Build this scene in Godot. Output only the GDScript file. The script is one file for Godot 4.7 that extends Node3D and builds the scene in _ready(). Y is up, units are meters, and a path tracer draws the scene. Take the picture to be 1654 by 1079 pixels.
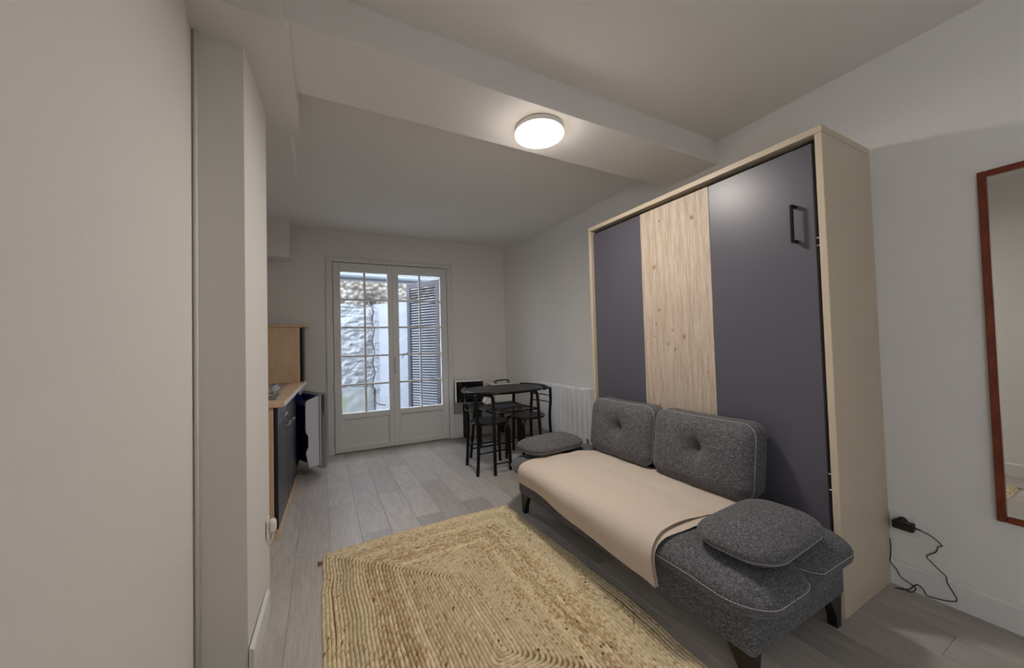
extends Node3D
# A narrow studio room: fold-down bed cabinet and sofa on the right, kitchen on the left, French doors at the far end.

var M := {}
var names := {}
var rng := RandomNumberGenerator.new()
var uv_on := false
var uv_scale := Vector2.ONE
var uv_shift := Vector2.ZERO

# ---------------------------------------------------------------- naming
func numbered(called: String, parent: Node) -> String:
	var key := "%d/%s" % [parent.get_instance_id(), called]
	if not names.has(key):
		names[key] = 0
		return called
	names[key] += 1
	return "%s_%03d" % [called, names[key]]

func tag(o: Node, label := "", category := "", group := "", kind := "") -> Node:
	if label: o.set_meta("label", label)
	if category: o.set_meta("category", category)
	if group: o.set_meta("group", group)
	if kind: o.set_meta("kind", kind)
	return o

func thing(called: String, label: String, category: String, at := Vector3.ZERO, turn := 0.0, group := "", kind := "") -> Node3D:
	var o := Node3D.new()
	o.name = numbered(called, self)
	add_child(o, true)
	o.position = at
	o.rotation.y = turn
	tag(o, label, category, group, kind)
	return o

func put(called: String, mesh: Mesh, mat: Material, parent: Node = null) -> MeshInstance3D:
	var p: Node = parent if parent else self
	var o := MeshInstance3D.new()
	o.name = numbered(called, p)
	o.mesh = mesh
	o.material_override = mat
	o.cast_shadow = GeometryInstance3D.SHADOW_CASTING_SETTING_ON
	p.add_child(o, true)
	return o

func obj(called: String, st: SurfaceTool, mat: Material, parent: Node = null) -> MeshInstance3D:
	return put(called, done(st), mat, parent)

# ---------------------------------------------------------------- shapes
func S(smooth := false) -> SurfaceTool:
	var st := SurfaceTool.new()
	st.begin(Mesh.PRIMITIVE_TRIANGLES)
	st.set_smooth_group(0 if smooth else -1)
	return st

func done(st: SurfaceTool) -> ArrayMesh:
	st.generate_normals()
	return st.commit()

func vert(st: SurfaceTool, p: Vector3) -> void:
	if uv_on: st.set_uv(Vector2(p.x, p.z) * uv_scale + uv_shift)
	st.add_vertex(p)

func tri(st: SurfaceTool, a: Vector3, b: Vector3, c: Vector3, inside: Vector3) -> void:
	vert(st, a)
	if (b - a).cross(c - a).dot(a + b + c - inside * 3.0) > 0.0:
		vert(st, c); vert(st, b)
	else:
		vert(st, b); vert(st, c)

func quad(st: SurfaceTool, a: Vector3, b: Vector3, c: Vector3, d: Vector3, inside: Vector3) -> void:
	tri(st, a, b, c, inside)
	tri(st, a, c, d, inside)

func box(st: SurfaceTool, c: Vector3, s: Vector3, b := 0.003, xf := Transform3D.IDENTITY) -> void:
	var h := s * 0.5
	var e := minf(b, 0.45 * minf(s.x, minf(s.y, s.z)))
	var ctr := xf * c
	var P := func(x: int, y: int, z: int, axis: int) -> Vector3:
		return xf * (c + Vector3(x * (h.x - (0.0 if axis == 0 else e)), y * (h.y - (0.0 if axis == 1 else e)), z * (h.z - (0.0 if axis == 2 else e))))
	for k in [-1, 1]:
		quad(st, P.call(k, -1, -1, 0), P.call(k, 1, -1, 0), P.call(k, 1, 1, 0), P.call(k, -1, 1, 0), ctr)
		quad(st, P.call(-1, k, -1, 1), P.call(1, k, -1, 1), P.call(1, k, 1, 1), P.call(-1, k, 1, 1), ctr)
		quad(st, P.call(-1, -1, k, 2), P.call(1, -1, k, 2), P.call(1, 1, k, 2), P.call(-1, 1, k, 2), ctr)
	for i in [-1, 1]:
		for j in [-1, 1]:
			quad(st, P.call(i, j, -1, 0), P.call(i, j, 1, 0), P.call(i, j, 1, 1), P.call(i, j, -1, 1), ctr)
			quad(st, P.call(i, -1, j, 0), P.call(i, 1, j, 0), P.call(i, 1, j, 2), P.call(i, -1, j, 2), ctr)
			quad(st, P.call(-1, i, j, 1), P.call(1, i, j, 1), P.call(1, i, j, 2), P.call(-1, i, j, 2), ctr)
			for k in [-1, 1]:
				tri(st, P.call(i, j, k, 0), P.call(i, j, k, 1), P.call(i, j, k, 2), ctr)

func span(st: SurfaceTool, lo: Vector3, hi: Vector3, b := 0.003) -> void:
	box(st, (lo + hi) * 0.5, (hi - lo).abs(), b)

func box_mesh(lo: Vector3, hi: Vector3, b := 0.003) -> ArrayMesh:
	var st := S()
	span(st, lo, hi, b)
	return done(st)

# upright prism over a floor outline (convex or not), from y0 to y1
func upright(st: SurfaceTool, outline: PackedVector2Array, y0: float, y1: float) -> void:
	var o := outline
	if Geometry2D.is_polygon_clockwise(o): o.reverse()
	var ids := Geometry2D.triangulate_polygon(o)
	for k in range(0, ids.size(), 3):
		var a := o[ids[k]]; var b := o[ids[k + 1]]; var c := o[ids[k + 2]]
		tri(st, Vector3(a.x, y1, a.y), Vector3(b.x, y1, b.y), Vector3(c.x, y1, c.y), Vector3(a.x, y1 - 1, a.y))
		tri(st, Vector3(a.x, y0, a.y), Vector3(b.x, y0, b.y), Vector3(c.x, y0, c.y), Vector3(a.x, y0 + 1, a.y))
	for k in o.size():
		var a := o[k]; var b := o[(k + 1) % o.size()]
		var n := Vector2(b.y - a.y, a.x - b.x)
		var ins := Vector3(a.x - n.x, (y0 + y1) * 0.5, a.y - n.y)
		quad(st, Vector3(a.x, y0, a.y), Vector3(b.x, y0, b.y), Vector3(b.x, y1, b.y), Vector3(a.x, y1, a.y), ins)

# outline in XY extruded along Z, placed by xf
func extrude(st: SurfaceTool, outline: PackedVector2Array, depth: float, xf := Transform3D.IDENTITY) -> void:
	var o := outline
	if Geometry2D.is_polygon_clockwise(o): o.reverse()
	var ids := Geometry2D.triangulate_polygon(o)
	var h := depth * 0.5
	for k in range(0, ids.size(), 3):
		for z in [-h, h]:
			var a := xf * Vector3(o[ids[k]].x, o[ids[k]].y, z); var b := xf * Vector3(o[ids[k + 1]].x, o[ids[k + 1]].y, z); var c := xf * Vector3(o[ids[k + 2]].x, o[ids[k + 2]].y, z)
			tri(st, a, b, c, xf * Vector3(o[ids[k]].x, o[ids[k]].y, z - signf(z)))
	for k in o.size():
		var a := o[k]; var b := o[(k + 1) % o.size()]
		var n := Vector2(b.y - a.y, a.x - b.x)
		var m := (a + b) * 0.5 - n
		quad(st, xf * Vector3(a.x, a.y, -h), xf * Vector3(b.x, b.y, -h), xf * Vector3(b.x, b.y, h), xf * Vector3(a.x, a.y, h), xf * Vector3(m.x, m.y, 0))

func tube(st: SurfaceTool, pts: Array, r, sides := 8, closed := false, flat := 1.0) -> void:
	var n := pts.size()
	var rings := []
	var t0: Vector3 = (pts[1] - pts[0]).normalized()
	var up := Vector3.UP if absf(t0.y) < 0.9 else Vector3.RIGHT
	var u := t0.cross(up).normalized()
	for i in n:
		var t: Vector3
		if closed: t = (pts[(i + 1) % n] - pts[(i + n - 1) % n]).normalized()
		else: t = (pts[mini(i + 1, n - 1)] - pts[maxi(i - 1, 0)]).normalized()
		u = (u - t * u.dot(t)).normalized()
		var v := t.cross(u)
		var rr: float = r[i] if r is Array else r
		var ring := []
		for k in sides:
			var a := TAU * k / sides
			ring.append(pts[i] + (u * cos(a) + v * sin(a) * flat) * rr)
		rings.append(ring)
	var m := n if closed else n - 1
	for i in m:
		var A: Array = rings[i]; var B: Array = rings[(i + 1) % n]
		var mid: Vector3 = (pts[i] + pts[(i + 1) % n]) * 0.5
		for k in sides:
			var k2 := (k + 1) % sides
			quad(st, A[k], A[k2], B[k2], B[k], mid)
	if not closed:
		for k in range(1, sides - 1):
			tri(st, rings[0][0], rings[0][k], rings[0][k + 1], pts[1])
			tri(st, rings[n - 1][0], rings[n - 1][k], rings[n - 1][k + 1], pts[n - 2])

func smooth_path(ctrl: Array, step := 0.02, closed := false) -> Array:
	var out := []
	var n := ctrl.size()
	var segs := n if closed else n - 1
	for i in segs:
		var a: Vector3 = ctrl[(i - 1 + n) % n] if closed else ctrl[maxi(i - 1, 0)]
		var b: Vector3 = ctrl[i]
		var c: Vector3 = ctrl[(i + 1) % n]
		var d: Vector3 = ctrl[(i + 2) % n] if closed else ctrl[mini(i + 2, n - 1)]
		var k := maxi(2, int(b.distance_to(c) / step))
		for j in k: out.append(b.cubic_interpolate(c, a, d, float(j) / k))
	if not closed: out.append(ctrl[n - 1])
	return out

func lathe(st: SurfaceTool, profile: Array, seg := 32, xf := Transform3D.IDENTITY) -> void:
	for i in profile.size() - 1:
		var p: Vector2 = profile[i]; var q: Vector2 = profile[i + 1]
		var d := q - p
		for k in seg:
			var a := TAU * k / seg; var b := TAU * (k + 1) / seg
			var A := Vector3(p.x * cos(a), p.y, p.x * sin(a)); var B := Vector3(p.x * cos(b), p.y, p.x * sin(b))
			var C := Vector3(q.x * cos(b), q.y, q.x * sin(b)); var D := Vector3(q.x * cos(a), q.y, q.x * sin(a))
			var mid := (A + C) * 0.5
			var nrm := Vector3(cos((a + b) * 0.5) * d.y, -d.x, sin((a + b) * 0.5) * d.y)
			var ins := xf * (mid - nrm.normalized())
			if p.x > 1e-6: tri(st, xf * A, xf * B, xf * C, ins)
			if q.x > 1e-6: tri(st, xf * A, xf * C, xf * D, ins)

# a padded block: box with ellipsoidal corners of radii rad, then bent by warp
func soft_point(q: Vector3, h: Vector3, rad: Vector3) -> Vector3:
	var inner := q.clamp(rad - h, h - rad)
	var d := (q - inner) / rad
	return inner + rad * d.normalized() if d.length() > 1e-6 else q

func soft_axis(h: float, r: float, step: float) -> Array:
	var out := []
	for i in 5: out.append(-h + r * i / 5.0)
	var n := maxi(1, int((2 * h - 2 * r) / step))
	for i in n + 1: out.append(-h + r + (2 * h - 2 * r) * i / n)
	for i in range(1, 6): out.append(h - r + r * i / 5.0)
	return out

func soft_box(st: SurfaceTool, size: Vector3, rad: Vector3, warp: Callable, step := 0.03) -> void:
	var h := size * 0.5
	var ax := [soft_axis(h.x, rad.x, step), soft_axis(h.y, rad.y, step), soft_axis(h.z, rad.z, step)]
	for axis in 3:
		var a1 := (axis + 1) % 3; var a2 := (axis + 2) % 3
		for sgn in [-1.0, 1.0]:
			var grid := []
			for u in ax[a1]:
				var row := []
				for v in ax[a2]:
					var q := Vector3.ZERO
					q[axis] = sgn * h[axis]; q[a1] = u; q[a2] = v
					row.append(warp.call(soft_point(q, h, rad)))
				grid.append(row)
			for i in grid.size() - 1:
				for j in grid[0].size() - 1:
					var A: Vector3 = grid[i][j]; var B: Vector3 = grid[i + 1][j]; var C: Vector3 = grid[i + 1][j + 1]; var D: Vector3 = grid[i][j + 1]
					if sgn > 0:
						st.add_vertex(A); st.add_vertex(C); st.add_vertex(B); st.add_vertex(A); st.add_vertex(D); st.add_vertex(C)
					else:
						st.add_vertex(A); st.add_vertex(B); st.add_vertex(C); st.add_vertex(A); st.add_vertex(C); st.add_vertex(D)

# points round the block at one level along an axis
func soft_ring(size: Vector3, rad: Vector3, axis: int, level: float, warp: Callable, step := 0.007) -> Array:
	var h := size * 0.5
	var a1 := (axis + 1) % 3; var a2 := (axis + 2) % 3
	var c := [Vector2(-h[a1], -h[a2]), Vector2(h[a1], -h[a2]), Vector2(h[a1], h[a2]), Vector2(-h[a1], h[a2])]
	var out := []
	for k in 4:
		var p: Vector2 = c[k]; var q: Vector2 = c[(k + 1) % 4]
		var n := int(p.distance_to(q) / step)
		for i in n:
			var m := p.lerp(q, float(i) / n)
			var v := Vector3.ZERO
			v[axis] = level; v[a1] = m.x; v[a2] = m.y
			out.append(warp.call(soft_point(v, h, rad)))
	return out

func stitches(ring: Array, r := 0.0012, from := 0, to := -1) -> SurfaceTool:
	var st := S(true)
	var n := ring.size()
	var last := n if to < 0 else to
	for i in range(from, last, 2):
		var a: Vector3 = ring[i % n]; var b: Vector3 = ring[(i + 1) % n]
		var c := b + (Vector3(ring[(i + 2) % n]) - b) * 0.55
		tube(st, [a, b, c], r, 5)
	return st

# ---------------------------------------------------------------- textures
func noise(seed_: int, freq: float, octaves := 3, kind := FastNoiseLite.TYPE_SIMPLEX_SMOOTH) -> FastNoiseLite:
	var n := FastNoiseLite.new()
	n.seed = seed_
	n.frequency = freq
	n.noise_type = kind
	n.fractal_octaves = octaves
	return n

func bytes_image(w: int, h: int, data: PackedByteArray) -> ImageTexture:
	var im := Image.create_from_data(w, h, false, Image.FORMAT_RGB8, data)
	im.generate_mipmaps()
	return ImageTexture.create_from_image(im)

# boards: straight fibre, growth rings that open into arches, and knots
func wood(w: int, h: int, seed_: int, light: Color, dark: Color, ring_freq: float, ring_amount: float, fibre: float, knots := 0, arch := 0.5, knot_col := Color(0.35, 0.24, 0.16), bend_amount := 1.0) -> ImageTexture:
	var r := RandomNumberGenerator.new()
	r.seed = seed_
	var fine := noise(seed_, 1.0, 2)
	var slow := noise(seed_ + 7, 1.0, 2)
	var ks := []
	for i in knots: ks.append(Vector3(r.randf_range(0.06, 0.94) * w, r.randf() * h, r.randf_range(2.0, 5.5)))
	var data := PackedByteArray()
	data.resize(w * h * 3)
	var cx := w * r.randf_range(0.35, 0.65)
	var cy := h * r.randf_range(0.3, 0.7)
	var at := 0
	for y in h:
		var bend := slow.get_noise_2d(y * 0.006, 3.0) * w * 0.12 * bend_amount
		var open := absf(y - cy) / h
		for x in w:
			var dx := x - cx - bend
			for k in ks:
				var ex: float = x - k.x; var ey: float = (y - k.y) * 0.45
				var q: float = (ex * ex + ey * ey) / (k.z * k.z * 5.0)
				if q < 4.0: dx += signf(ex) * exp(-q) * k.z * 1.2
			var s := sqrt(dx * dx + arch * arch * open * open * w * w * 4.0) * 1.0
			var g := 0.5 + 0.5 * sin(s * ring_freq + 3.0 * slow.get_noise_2d(x * 0.02, y * 0.004))
			var f := fine.get_noise_2d(x * 0.35, y * 0.006) * 0.6 + fine.get_noise_2d(x * 0.9 + 50.0, y * 0.025) * 0.4
			var t := clampf(0.35 + ring_amount * (g * g - 0.4) + fibre * f + 0.12 * slow.get_noise_2d(x * 0.03, y * 0.006), 0.0, 1.0)
			var c := light.lerp(dark, t)
			for k in ks:
				var ex: float = x - k.x; var ey: float = (y - k.y) * 0.75
				var q: float = sqrt(ex * ex + ey * ey) / k.z
				if q < 1.3: c = c.lerp(knot_col, clampf(1.3 - q, 0.0, 0.75))
			data[at] = int(c.r * 255); data[at + 1] = int(c.g * 255); data[at + 2] = int(c.b * 255)
			at += 3
	return bytes_image(w, h, data)

# heathered cloth: short threads of several tones, crossing
func cloth_texture(n: int, seed_: int, tones: Array, run: int) -> Array:
	var r := RandomNumberGenerator.new()
	r.seed = seed_
	var data := PackedByteArray(); data.resize(n * n * 3)
	var hgt := PackedByteArray(); hgt.resize(n * n)
	for y in n:
		var x := 0
		while x < n:
			var len_ := r.randi_range(1, run)
			var c: Color = tones[r.randi() % tones.size()]
			var d := r.randi_range(60, 255)
			for k in len_:
				if x >= n: break
				var over := ((x + y) % 2) == 0
				var cc := c if over else c.darkened(0.18)
				var at := (y * n + x) * 3
				data[at] = int(cc.r * 255); data[at + 1] = int(cc.g * 255); data[at + 2] = int(cc.b * 255)
				hgt[y * n + x] = d if over else d / 2
				x += 1
	var bump := Image.create_from_data(n, n, false, Image.FORMAT_L8, hgt)
	bump.convert(Image.FORMAT_RGBA8)
	bump.bump_map_to_normal_map(2.0)
	bump.generate_mipmaps()
	return [bytes_image(n, n, data), ImageTexture.create_from_image(bump)]

func bumpy(seed_: int, freq: float, strength: float, octaves := 3) -> ImageTexture:
	var im := noise(seed_, freq, octaves).get_seamless_image(256, 256)
	im.convert(Image.FORMAT_RGBA8)
	im.bump_map_to_normal_map(strength)
	im.generate_mipmaps()
	return ImageTexture.create_from_image(im)

func mat(col: Color, rough := 0.6, metal := 0.0, spec := 0.5) -> StandardMaterial3D:
	var m := StandardMaterial3D.new()
	m.albedo_color = col
	m.roughness = rough
	m.metallic = metal
	m.metallic_specular = spec
	return m

func tri_map(m: StandardMaterial3D, scale_: float, tex: Texture2D = null, nrm: Texture2D = null, nscale := 1.0, world := false) -> StandardMaterial3D:
	m.uv1_triplanar = true
	m.uv1_world_triplanar = world
	m.uv1_scale = Vector3.ONE * scale_
	if tex: m.albedo_texture = tex
	if nrm:
		m.normal_enabled = true
		m.normal_texture = nrm
		m.normal_scale = nscale
	return m

func rgb(r: int, g: int, b: int) -> Color:
	return Color8(r, g, b)

func make_materials() -> void:
	var paint := bumpy(3, 0.05, 2.0, 4)
	M.wall = tri_map(mat(rgb(230, 227, 223), 0.85, 0, 0.3), 2.2, null, paint, 0.15, true)
	M.ceiling = tri_map(mat(rgb(234, 231, 227), 0.9, 0, 0.2), 1.5, null, paint, 0.1, true)
	M.trim = mat(rgb(226, 225, 222), 0.45)
	M.door_white = mat(rgb(222, 221, 219), 0.4)
	M.hinge = mat(rgb(205, 204, 202), 0.35, 0.3)
	M.steel = mat(rgb(190, 190, 192), 0.3, 0.9)
	M.handle_steel = mat(rgb(200, 198, 195), 0.32, 0.85)
	M.black_metal = mat(rgb(9, 9, 10), 0.25, 0.0, 0.4)
	M.black = mat(rgb(14, 14, 15), 0.6)
	M.void = mat(rgb(8, 8, 9), 0.9)
	M.glass = mat(Color(0.92, 0.96, 0.97, 0.06), 0.02, 0.0, 0.5)
	M.glass.transparency = BaseMaterial3D.TRANSPARENCY_ALPHA
	M.lamp = mat(Color(1, 1, 1), 0.5)
	M.lamp.emission_enabled = true
	M.lamp.emission = Color(1.0, 0.95, 0.88)
	M.lamp.emission_energy_multiplier = 2.5
	M.lamp_rim = mat(rgb(226, 222, 218), 0.5)
	# floor boards
	M.planks = []
	var fl := [[rgb(196, 190, 183), rgb(152, 144, 137)], [rgb(190, 183, 176), rgb(142, 134, 128)], [rgb(201, 194, 186), rgb(160, 151, 143)], [rgb(193, 187, 181), rgb(147, 140, 135)]]
	for k in 4:
		var t := wood(112, 640, 11 + k * 13, fl[k][0], fl[k][1], [0.22, 0.3, 0.16, 0.26][k], [0.16, 0.10, 0.20, 0.08][k], 0.55, 0, [0.6, 0.3, 0.8, 0.2][k])
		for s in [1.0, 0.93, 1.05]:
			var m := mat(Color(s, s, s * 1.0), 0.36, 0, 0.5)
			m.albedo_texture = t
			M.planks.append(m)
	M.slab = mat(rgb(160, 150, 142), 0.5)
	# cabinet bed
	M.beige_board = mat(rgb(208, 193, 170), 0.42, 0, 0.4)
	M.slate_board = mat(rgb(92, 90, 99), 0.36, 0, 0.5)
	var pine := wood(224, 920, 5, rgb(208, 193, 177), rgb(160, 139, 120), 0.26, 0.22, 0.8, 22, 0.05, rgb(158, 118, 86), 0.15)
	M.pine = mat(Color(1, 1, 1), 0.5, 0, 0.35)
	M.pine.albedo_texture = pine
	# kitchen
	var beech := wood(96, 384, 21, rgb(228, 199, 166), rgb(204, 170, 134), 0.25, 0.2, 0.5, 0, 0.3)
	M.beech = tri_map(mat(Color(1, 1, 1), 0.4, 0, 0.4), 2.0, beech)
	M.navy_board = mat(rgb(34, 35, 44), 0.3, 0, 0.5)
	M.fridge_white = mat(rgb(214, 214, 224), 0.35)
	M.fridge_grey = mat(rgb(150, 150, 152), 0.35, 0.5)
	M.blue_film = mat(rgb(28, 38, 110), 0.3)
	M.redwood = tri_map(mat(rgb(196, 124, 82), 0.35, 0, 0.5), 3.0, wood(64, 256, 33, rgb(170, 120, 90), rgb(112, 70, 48), 0.3, 0.25, 0.5))
	M.mirror = mat(rgb(236, 238, 236), 0.02, 1.0)
	# textiles
	var cl := cloth_texture(256, 4, [rgb(92, 92, 96), rgb(110, 110, 114), rgb(76, 76, 80), rgb(128, 127, 130), rgb(100, 99, 103), rgb(82, 82, 86), rgb(150, 149, 151)], 4)
	M.fabric = tri_map(mat(Color(1, 1, 1), 0.95, 0, 0.2), 2.0, cl[0], cl[1], 0.8)
	M.fabric.rim_enabled = true
	M.fabric.rim = 0.25
	M.fabric.rim_tint = 0.5
	M.stitch = mat(rgb(205, 203, 200), 0.8)
	var cl2 := cloth_texture(256, 9, [rgb(232, 215, 198), rgb(227, 209, 192), rgb(236, 220, 204), rgb(223, 205, 188)], 3)
	M.throw = tri_map(mat(Color(1, 1, 1), 0.95, 0, 0.15), 3.0, cl2[0], cl2[1], 0.3)
	M.throw.rim_enabled = true
	M.throw.rim = 0.3
	M.voile = mat(rgb(250, 233, 208), 0.9, 0, 0.1)
	M.voile.backlight_enabled = true
	M.voile.backlight = Color(1, 1, 1)
	M.jute = mat(Color(1, 1, 1), 0.95, 0, 0.15)
	M.jute.vertex_color_use_as_albedo = true
	M.leg_wood = mat(rgb(24, 20, 19), 0.4)
	M.shelf_metal = mat(rgb(112, 112, 116), 0.25, 0.7, 0.8)
	M.table_black = tri_map(mat(rgb(36, 35, 37), 0.45, 0, 0.45), 4.0, null, paint, 0.3)
	M.radiator = mat(rgb(228, 229, 230), 0.35)
	M.plastic_white = mat(rgb(226, 225, 220), 0.4)
	M.plastic_black = mat(rgb(30, 28, 27), 0.5)
	M.black_glass = mat(rgb(9, 9, 10), 0.08)
	M.desk_black = mat(rgb(33, 30, 33), 0.4)
	M.paper = mat(rgb(222, 220, 216), 0.8)
	# courtyard
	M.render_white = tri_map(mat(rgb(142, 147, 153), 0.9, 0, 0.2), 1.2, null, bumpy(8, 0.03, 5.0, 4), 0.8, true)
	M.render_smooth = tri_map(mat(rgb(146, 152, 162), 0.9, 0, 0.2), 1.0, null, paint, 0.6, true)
	M.rubble = mat(Color(1, 1, 1), 0.95, 0, 0.15)
	M.rubble.vertex_color_use_as_albedo = true
	M.gutter = mat(rgb(92, 99, 108), 0.5)
	M.roof = mat(rgb(84, 89, 96), 0.7)
	M.twig = mat(rgb(58, 48, 40), 0.9)
	M.shutter = mat(rgb(32, 34, 52), 0.45)
	M.concrete = tri_map(mat(rgb(176, 176, 172), 0.9), 1.0, null, paint, 1.0, true)

# ---------------------------------------------------------------- scene
const WALL_X := 2.464
const FAR_TURN := -0.0458
const FAR_AT := Vector3(0.1315, 0, -4.6706)

func far_z(x: float) -> float:
	return FAR_AT.z + (x - FAR_AT.x) * 0.0458

func _ready() -> void:
	rng.seed = 7
	var cam := Camera3D.new()
	cam.name = "camera"
	cam.position = Vector3(0, 1.2164, 0)
	cam.rotation = Vector3(0.0263, -0.4851, -0.0273)
	cam.fov = 85.32
	cam.near = 0.02
	add_child(cam)
	cam.current = true
	var we := WorldEnvironment.new()
	we.name = "world_environment"
	var env := Environment.new()
	var sm := ProceduralSkyMaterial.new()
	sm.sky_top_color = Color(0.86, 0.90, 0.96)
	sm.sky_horizon_color = Color(0.90, 0.93, 0.97)
	sm.ground_bottom_color = Color(0.5, 0.5, 0.5)
	sm.ground_horizon_color = Color(0.8, 0.83, 0.86)
	sm.energy_multiplier = 1.0
	var sky := Sky.new()
	sky.sky_material = sm
	env.background_mode = Environment.BG_SKY
	env.sky = sky
	env.background_energy_multiplier = 3.6
	env.ambient_light_source = Environment.AMBIENT_SOURCE_SKY
	env.tonemap_mode = Environment.TONE_MAPPER_LINEAR
	env.tonemap_exposure = 3.0
	env.sdfgi_enabled = true
	env.ssao_enabled = true
	env.ssil_enabled = true
	we.environment = env
	add_child(we)
	make_materials()
	build_room()
	corner_bead()
	build_floor()
	build_far_door()
	build_courtyard()
	build_bed_cabinet()
	build_sofa()
	build_rug()
	build_kitchen()
	build_bistro()
	build_side_desk()
	build_radiator()
	build_mirror()
	build_sockets()
	build_lamp()

# ---------------------------------------------------------------- room shell
func struct(called: String, st: SurfaceTool, m: Material, label: String, category: String) -> MeshInstance3D:
	var o := obj(called, st, m)
	tag(o, label, category, "", "structure")
	return o

func build_room() -> void:
	var st := S()
	upright(st, PackedVector2Array([Vector2(WALL_X, 2.2), Vector2(WALL_X, -5.0), Vector2(2.75, -5.0), Vector2(2.75, 2.2)]), -0.02, 2.75)
	struct("wall_right", st, M.wall, "long plain white wall behind the bed cabinet and the mirror", "wall")
	st = S()
	upright(st, PackedVector2Array([Vector2(WALL_X + 0.01, -4.0), Vector2(2.30, far_z(2.30) + 0.003), Vector2(2.30, far_z(2.30) - 0.1), Vector2(WALL_X + 0.01, far_z(2.30) - 0.1)]), -0.02, 2.75)
	struct("wall_corner", st, M.wall, "slanted white wall piece closing the far corner behind the radiator", "wall")
	st = S()
	span(st, Vector3(-0.62, -0.02, -1.60), Vector3(-0.40, 2.75, 0.35), 0.001)
	span(st, Vector3(-0.62, -0.02, 1.85), Vector3(-0.40, 2.75, 2.2), 0.001)
	span(st, Vector3(-0.62, -0.02, 0.35), Vector3(-0.40, 0.40, 1.85), 0.001)
	span(st, Vector3(-0.62, 2.30, 0.35), Vector3(-0.40, 2.75, 1.85), 0.001)
	struct("wall_left", st, M.wall, "close white wall filling the edge of the view beside the pillar", "wall")
	var wn := thing("window_1", "white two-light window in the close wall, lighting the mirror wall", "window", Vector3(-0.51, 0.40, 1.10), 0.0, "", "structure")
	st = S()
	for z in [-0.75, -0.03, 0.69]: span(st, Vector3(-0.03, 0, z), Vector3(0.03, 1.90, z + 0.06), 0.004)
	for y in [0.0, 1.84]: span(st, Vector3(-0.03, y, -0.75), Vector3(0.03, y + 0.06, 0.75), 0.004)
	obj("window_frame", st, M.door_white, wn)
	for z in [-0.69, 0.03]: put("pane", box_mesh(Vector3(-0.002, 0.06, z), Vector3(0.002, 1.84, z + 0.66), 0.0), M.glass, wn)
	# cream voile across the window
	var cu := thing("window_curtain", "cream voile curtain hanging across the window opposite the mirror", "curtain", Vector3(-0.372, 0, 1.10))
	st = S(true)
	for i in 120:
		var za := -0.80 + i * 1.6 / 120; var zb := -0.80 + (i + 1) * 1.6 / 120
		var xa := 0.014 * sin(i * 0.55); var xb := 0.014 * sin((i + 1) * 0.55)
		quad(st, Vector3(xa, 0.12, za), Vector3(xb, 0.12, zb), Vector3(xb, 2.36, zb), Vector3(xa, 2.36, za), Vector3(-1, 1.2, (za + zb) * 0.5))
	obj("voile", st, M.voile, cu)
	st = S(true)
	tube(st, [Vector3(0, 2.37, -0.9), Vector3(0, 2.37, 0), Vector3(0, 2.37, 0.9)], 0.011, 10)
	obj("rod", st, M.black_metal, cu)
	st = S()
	upright(st, PackedVector2Array([Vector2(-0.256, -1.705), Vector2(-0.236, -2.17), Vector2(-1.0, -2.17), Vector2(-1.0, -1.60), Vector2(-0.55, -1.60), Vector2(-0.412, -1.60), Vector2(-0.412, -1.705)]), -0.02, 2.75)
	struct("wall_pillar", st, M.wall, "white pillar whose bright narrow side hides the kitchen", "wall")
	st = S()
	span(st, Vector3(-1.0, -0.02, -5.0), Vector3(-0.86, 2.75, -2.17), 0.001)
	struct("wall_kitchen", st, M.wall, "white wall at the back of the kitchen recess", "wall")
	st = S()
	span(st, Vector3(-0.7, -0.02, 2.0), Vector3(2.75, 2.75, 2.2), 0.001)
	struct("wall_back", st, M.wall, "white wall at the end of the room opposite the French doors", "wall")
	st = S()
	span(st, Vector3(-1.0, 2.59, -5.0), Vector3(2.75, 2.75, 2.2), 0.001)
	struct("ceiling", st, M.ceiling, "flat white ceiling on both sides of the beam", "ceiling")
	st = S()
	span(st, Vector3(-1.0, 2.428, -1.945), Vector3(WALL_X + 0.01, 2.60, -1.526), 0.004)
	struct("ceiling_beam", st, M.ceiling, "broad boxed white beam crossing the ceiling above the round lamp", "beam")
	st = S()
	upright(st, PackedVector2Array([Vector2(-1.0, -1.52), Vector2(-0.112, -1.52), Vector2(-0.092, -1.535), Vector2(-0.092, -2.33), Vector2(-1.0, -2.33)]), 2.412, 2.60)
	struct("ceiling_soffit", st, M.ceiling, "lowered white ceiling box resting on the pillar beside the beam", "soffit")
	st = S()
	span(st, Vector3(-1.0, 2.428, -2.945), Vector3(-0.138, 2.60, -2.325), 0.004)
	struct("ceiling_soffit", st, M.ceiling, "smaller lowered ceiling box behind the one on the pillar", "soffit")
	st = S()
	span(st, Vector3(-0.9, 2.19, -4.75), Vector3(-0.287, 2.60, -4.45), 0.006)
	struct("ceiling_soffit", st, M.ceiling, "white pipe box under the ceiling in the kitchen corner", "soffit")
	# far wall with its door opening, in its own frame
	st = S()
	span(st, Vector3(-1.1, -0.02, -0.26), Vector3(-0.035, 2.75, 0), 0.001)
	span(st, Vector3(1.375, -0.02, -0.26), Vector3(2.35, 2.75, 0), 0.001)
	span(st, Vector3(-0.036, 2.235, -0.26), Vector3(1.376, 2.75, 0), 0.001)
	var fw := struct("wall_far", st, M.wall, "white end wall holding the French doors", "wall")
	fw.position = FAR_AT; fw.rotation.y = FAR_TURN
	# baseboards
	st = S()
	baseboard(st, Vector3(WALL_X, 0, 2.0), Vector3(WALL_X, 0, -0.75), Vector3(-1, 0, 0), 0.115)
	struct("baseboard_right", st, M.trim, "white baseboard under the mirror wall beside the bed cabinet", "baseboard")
	st = S()
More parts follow.
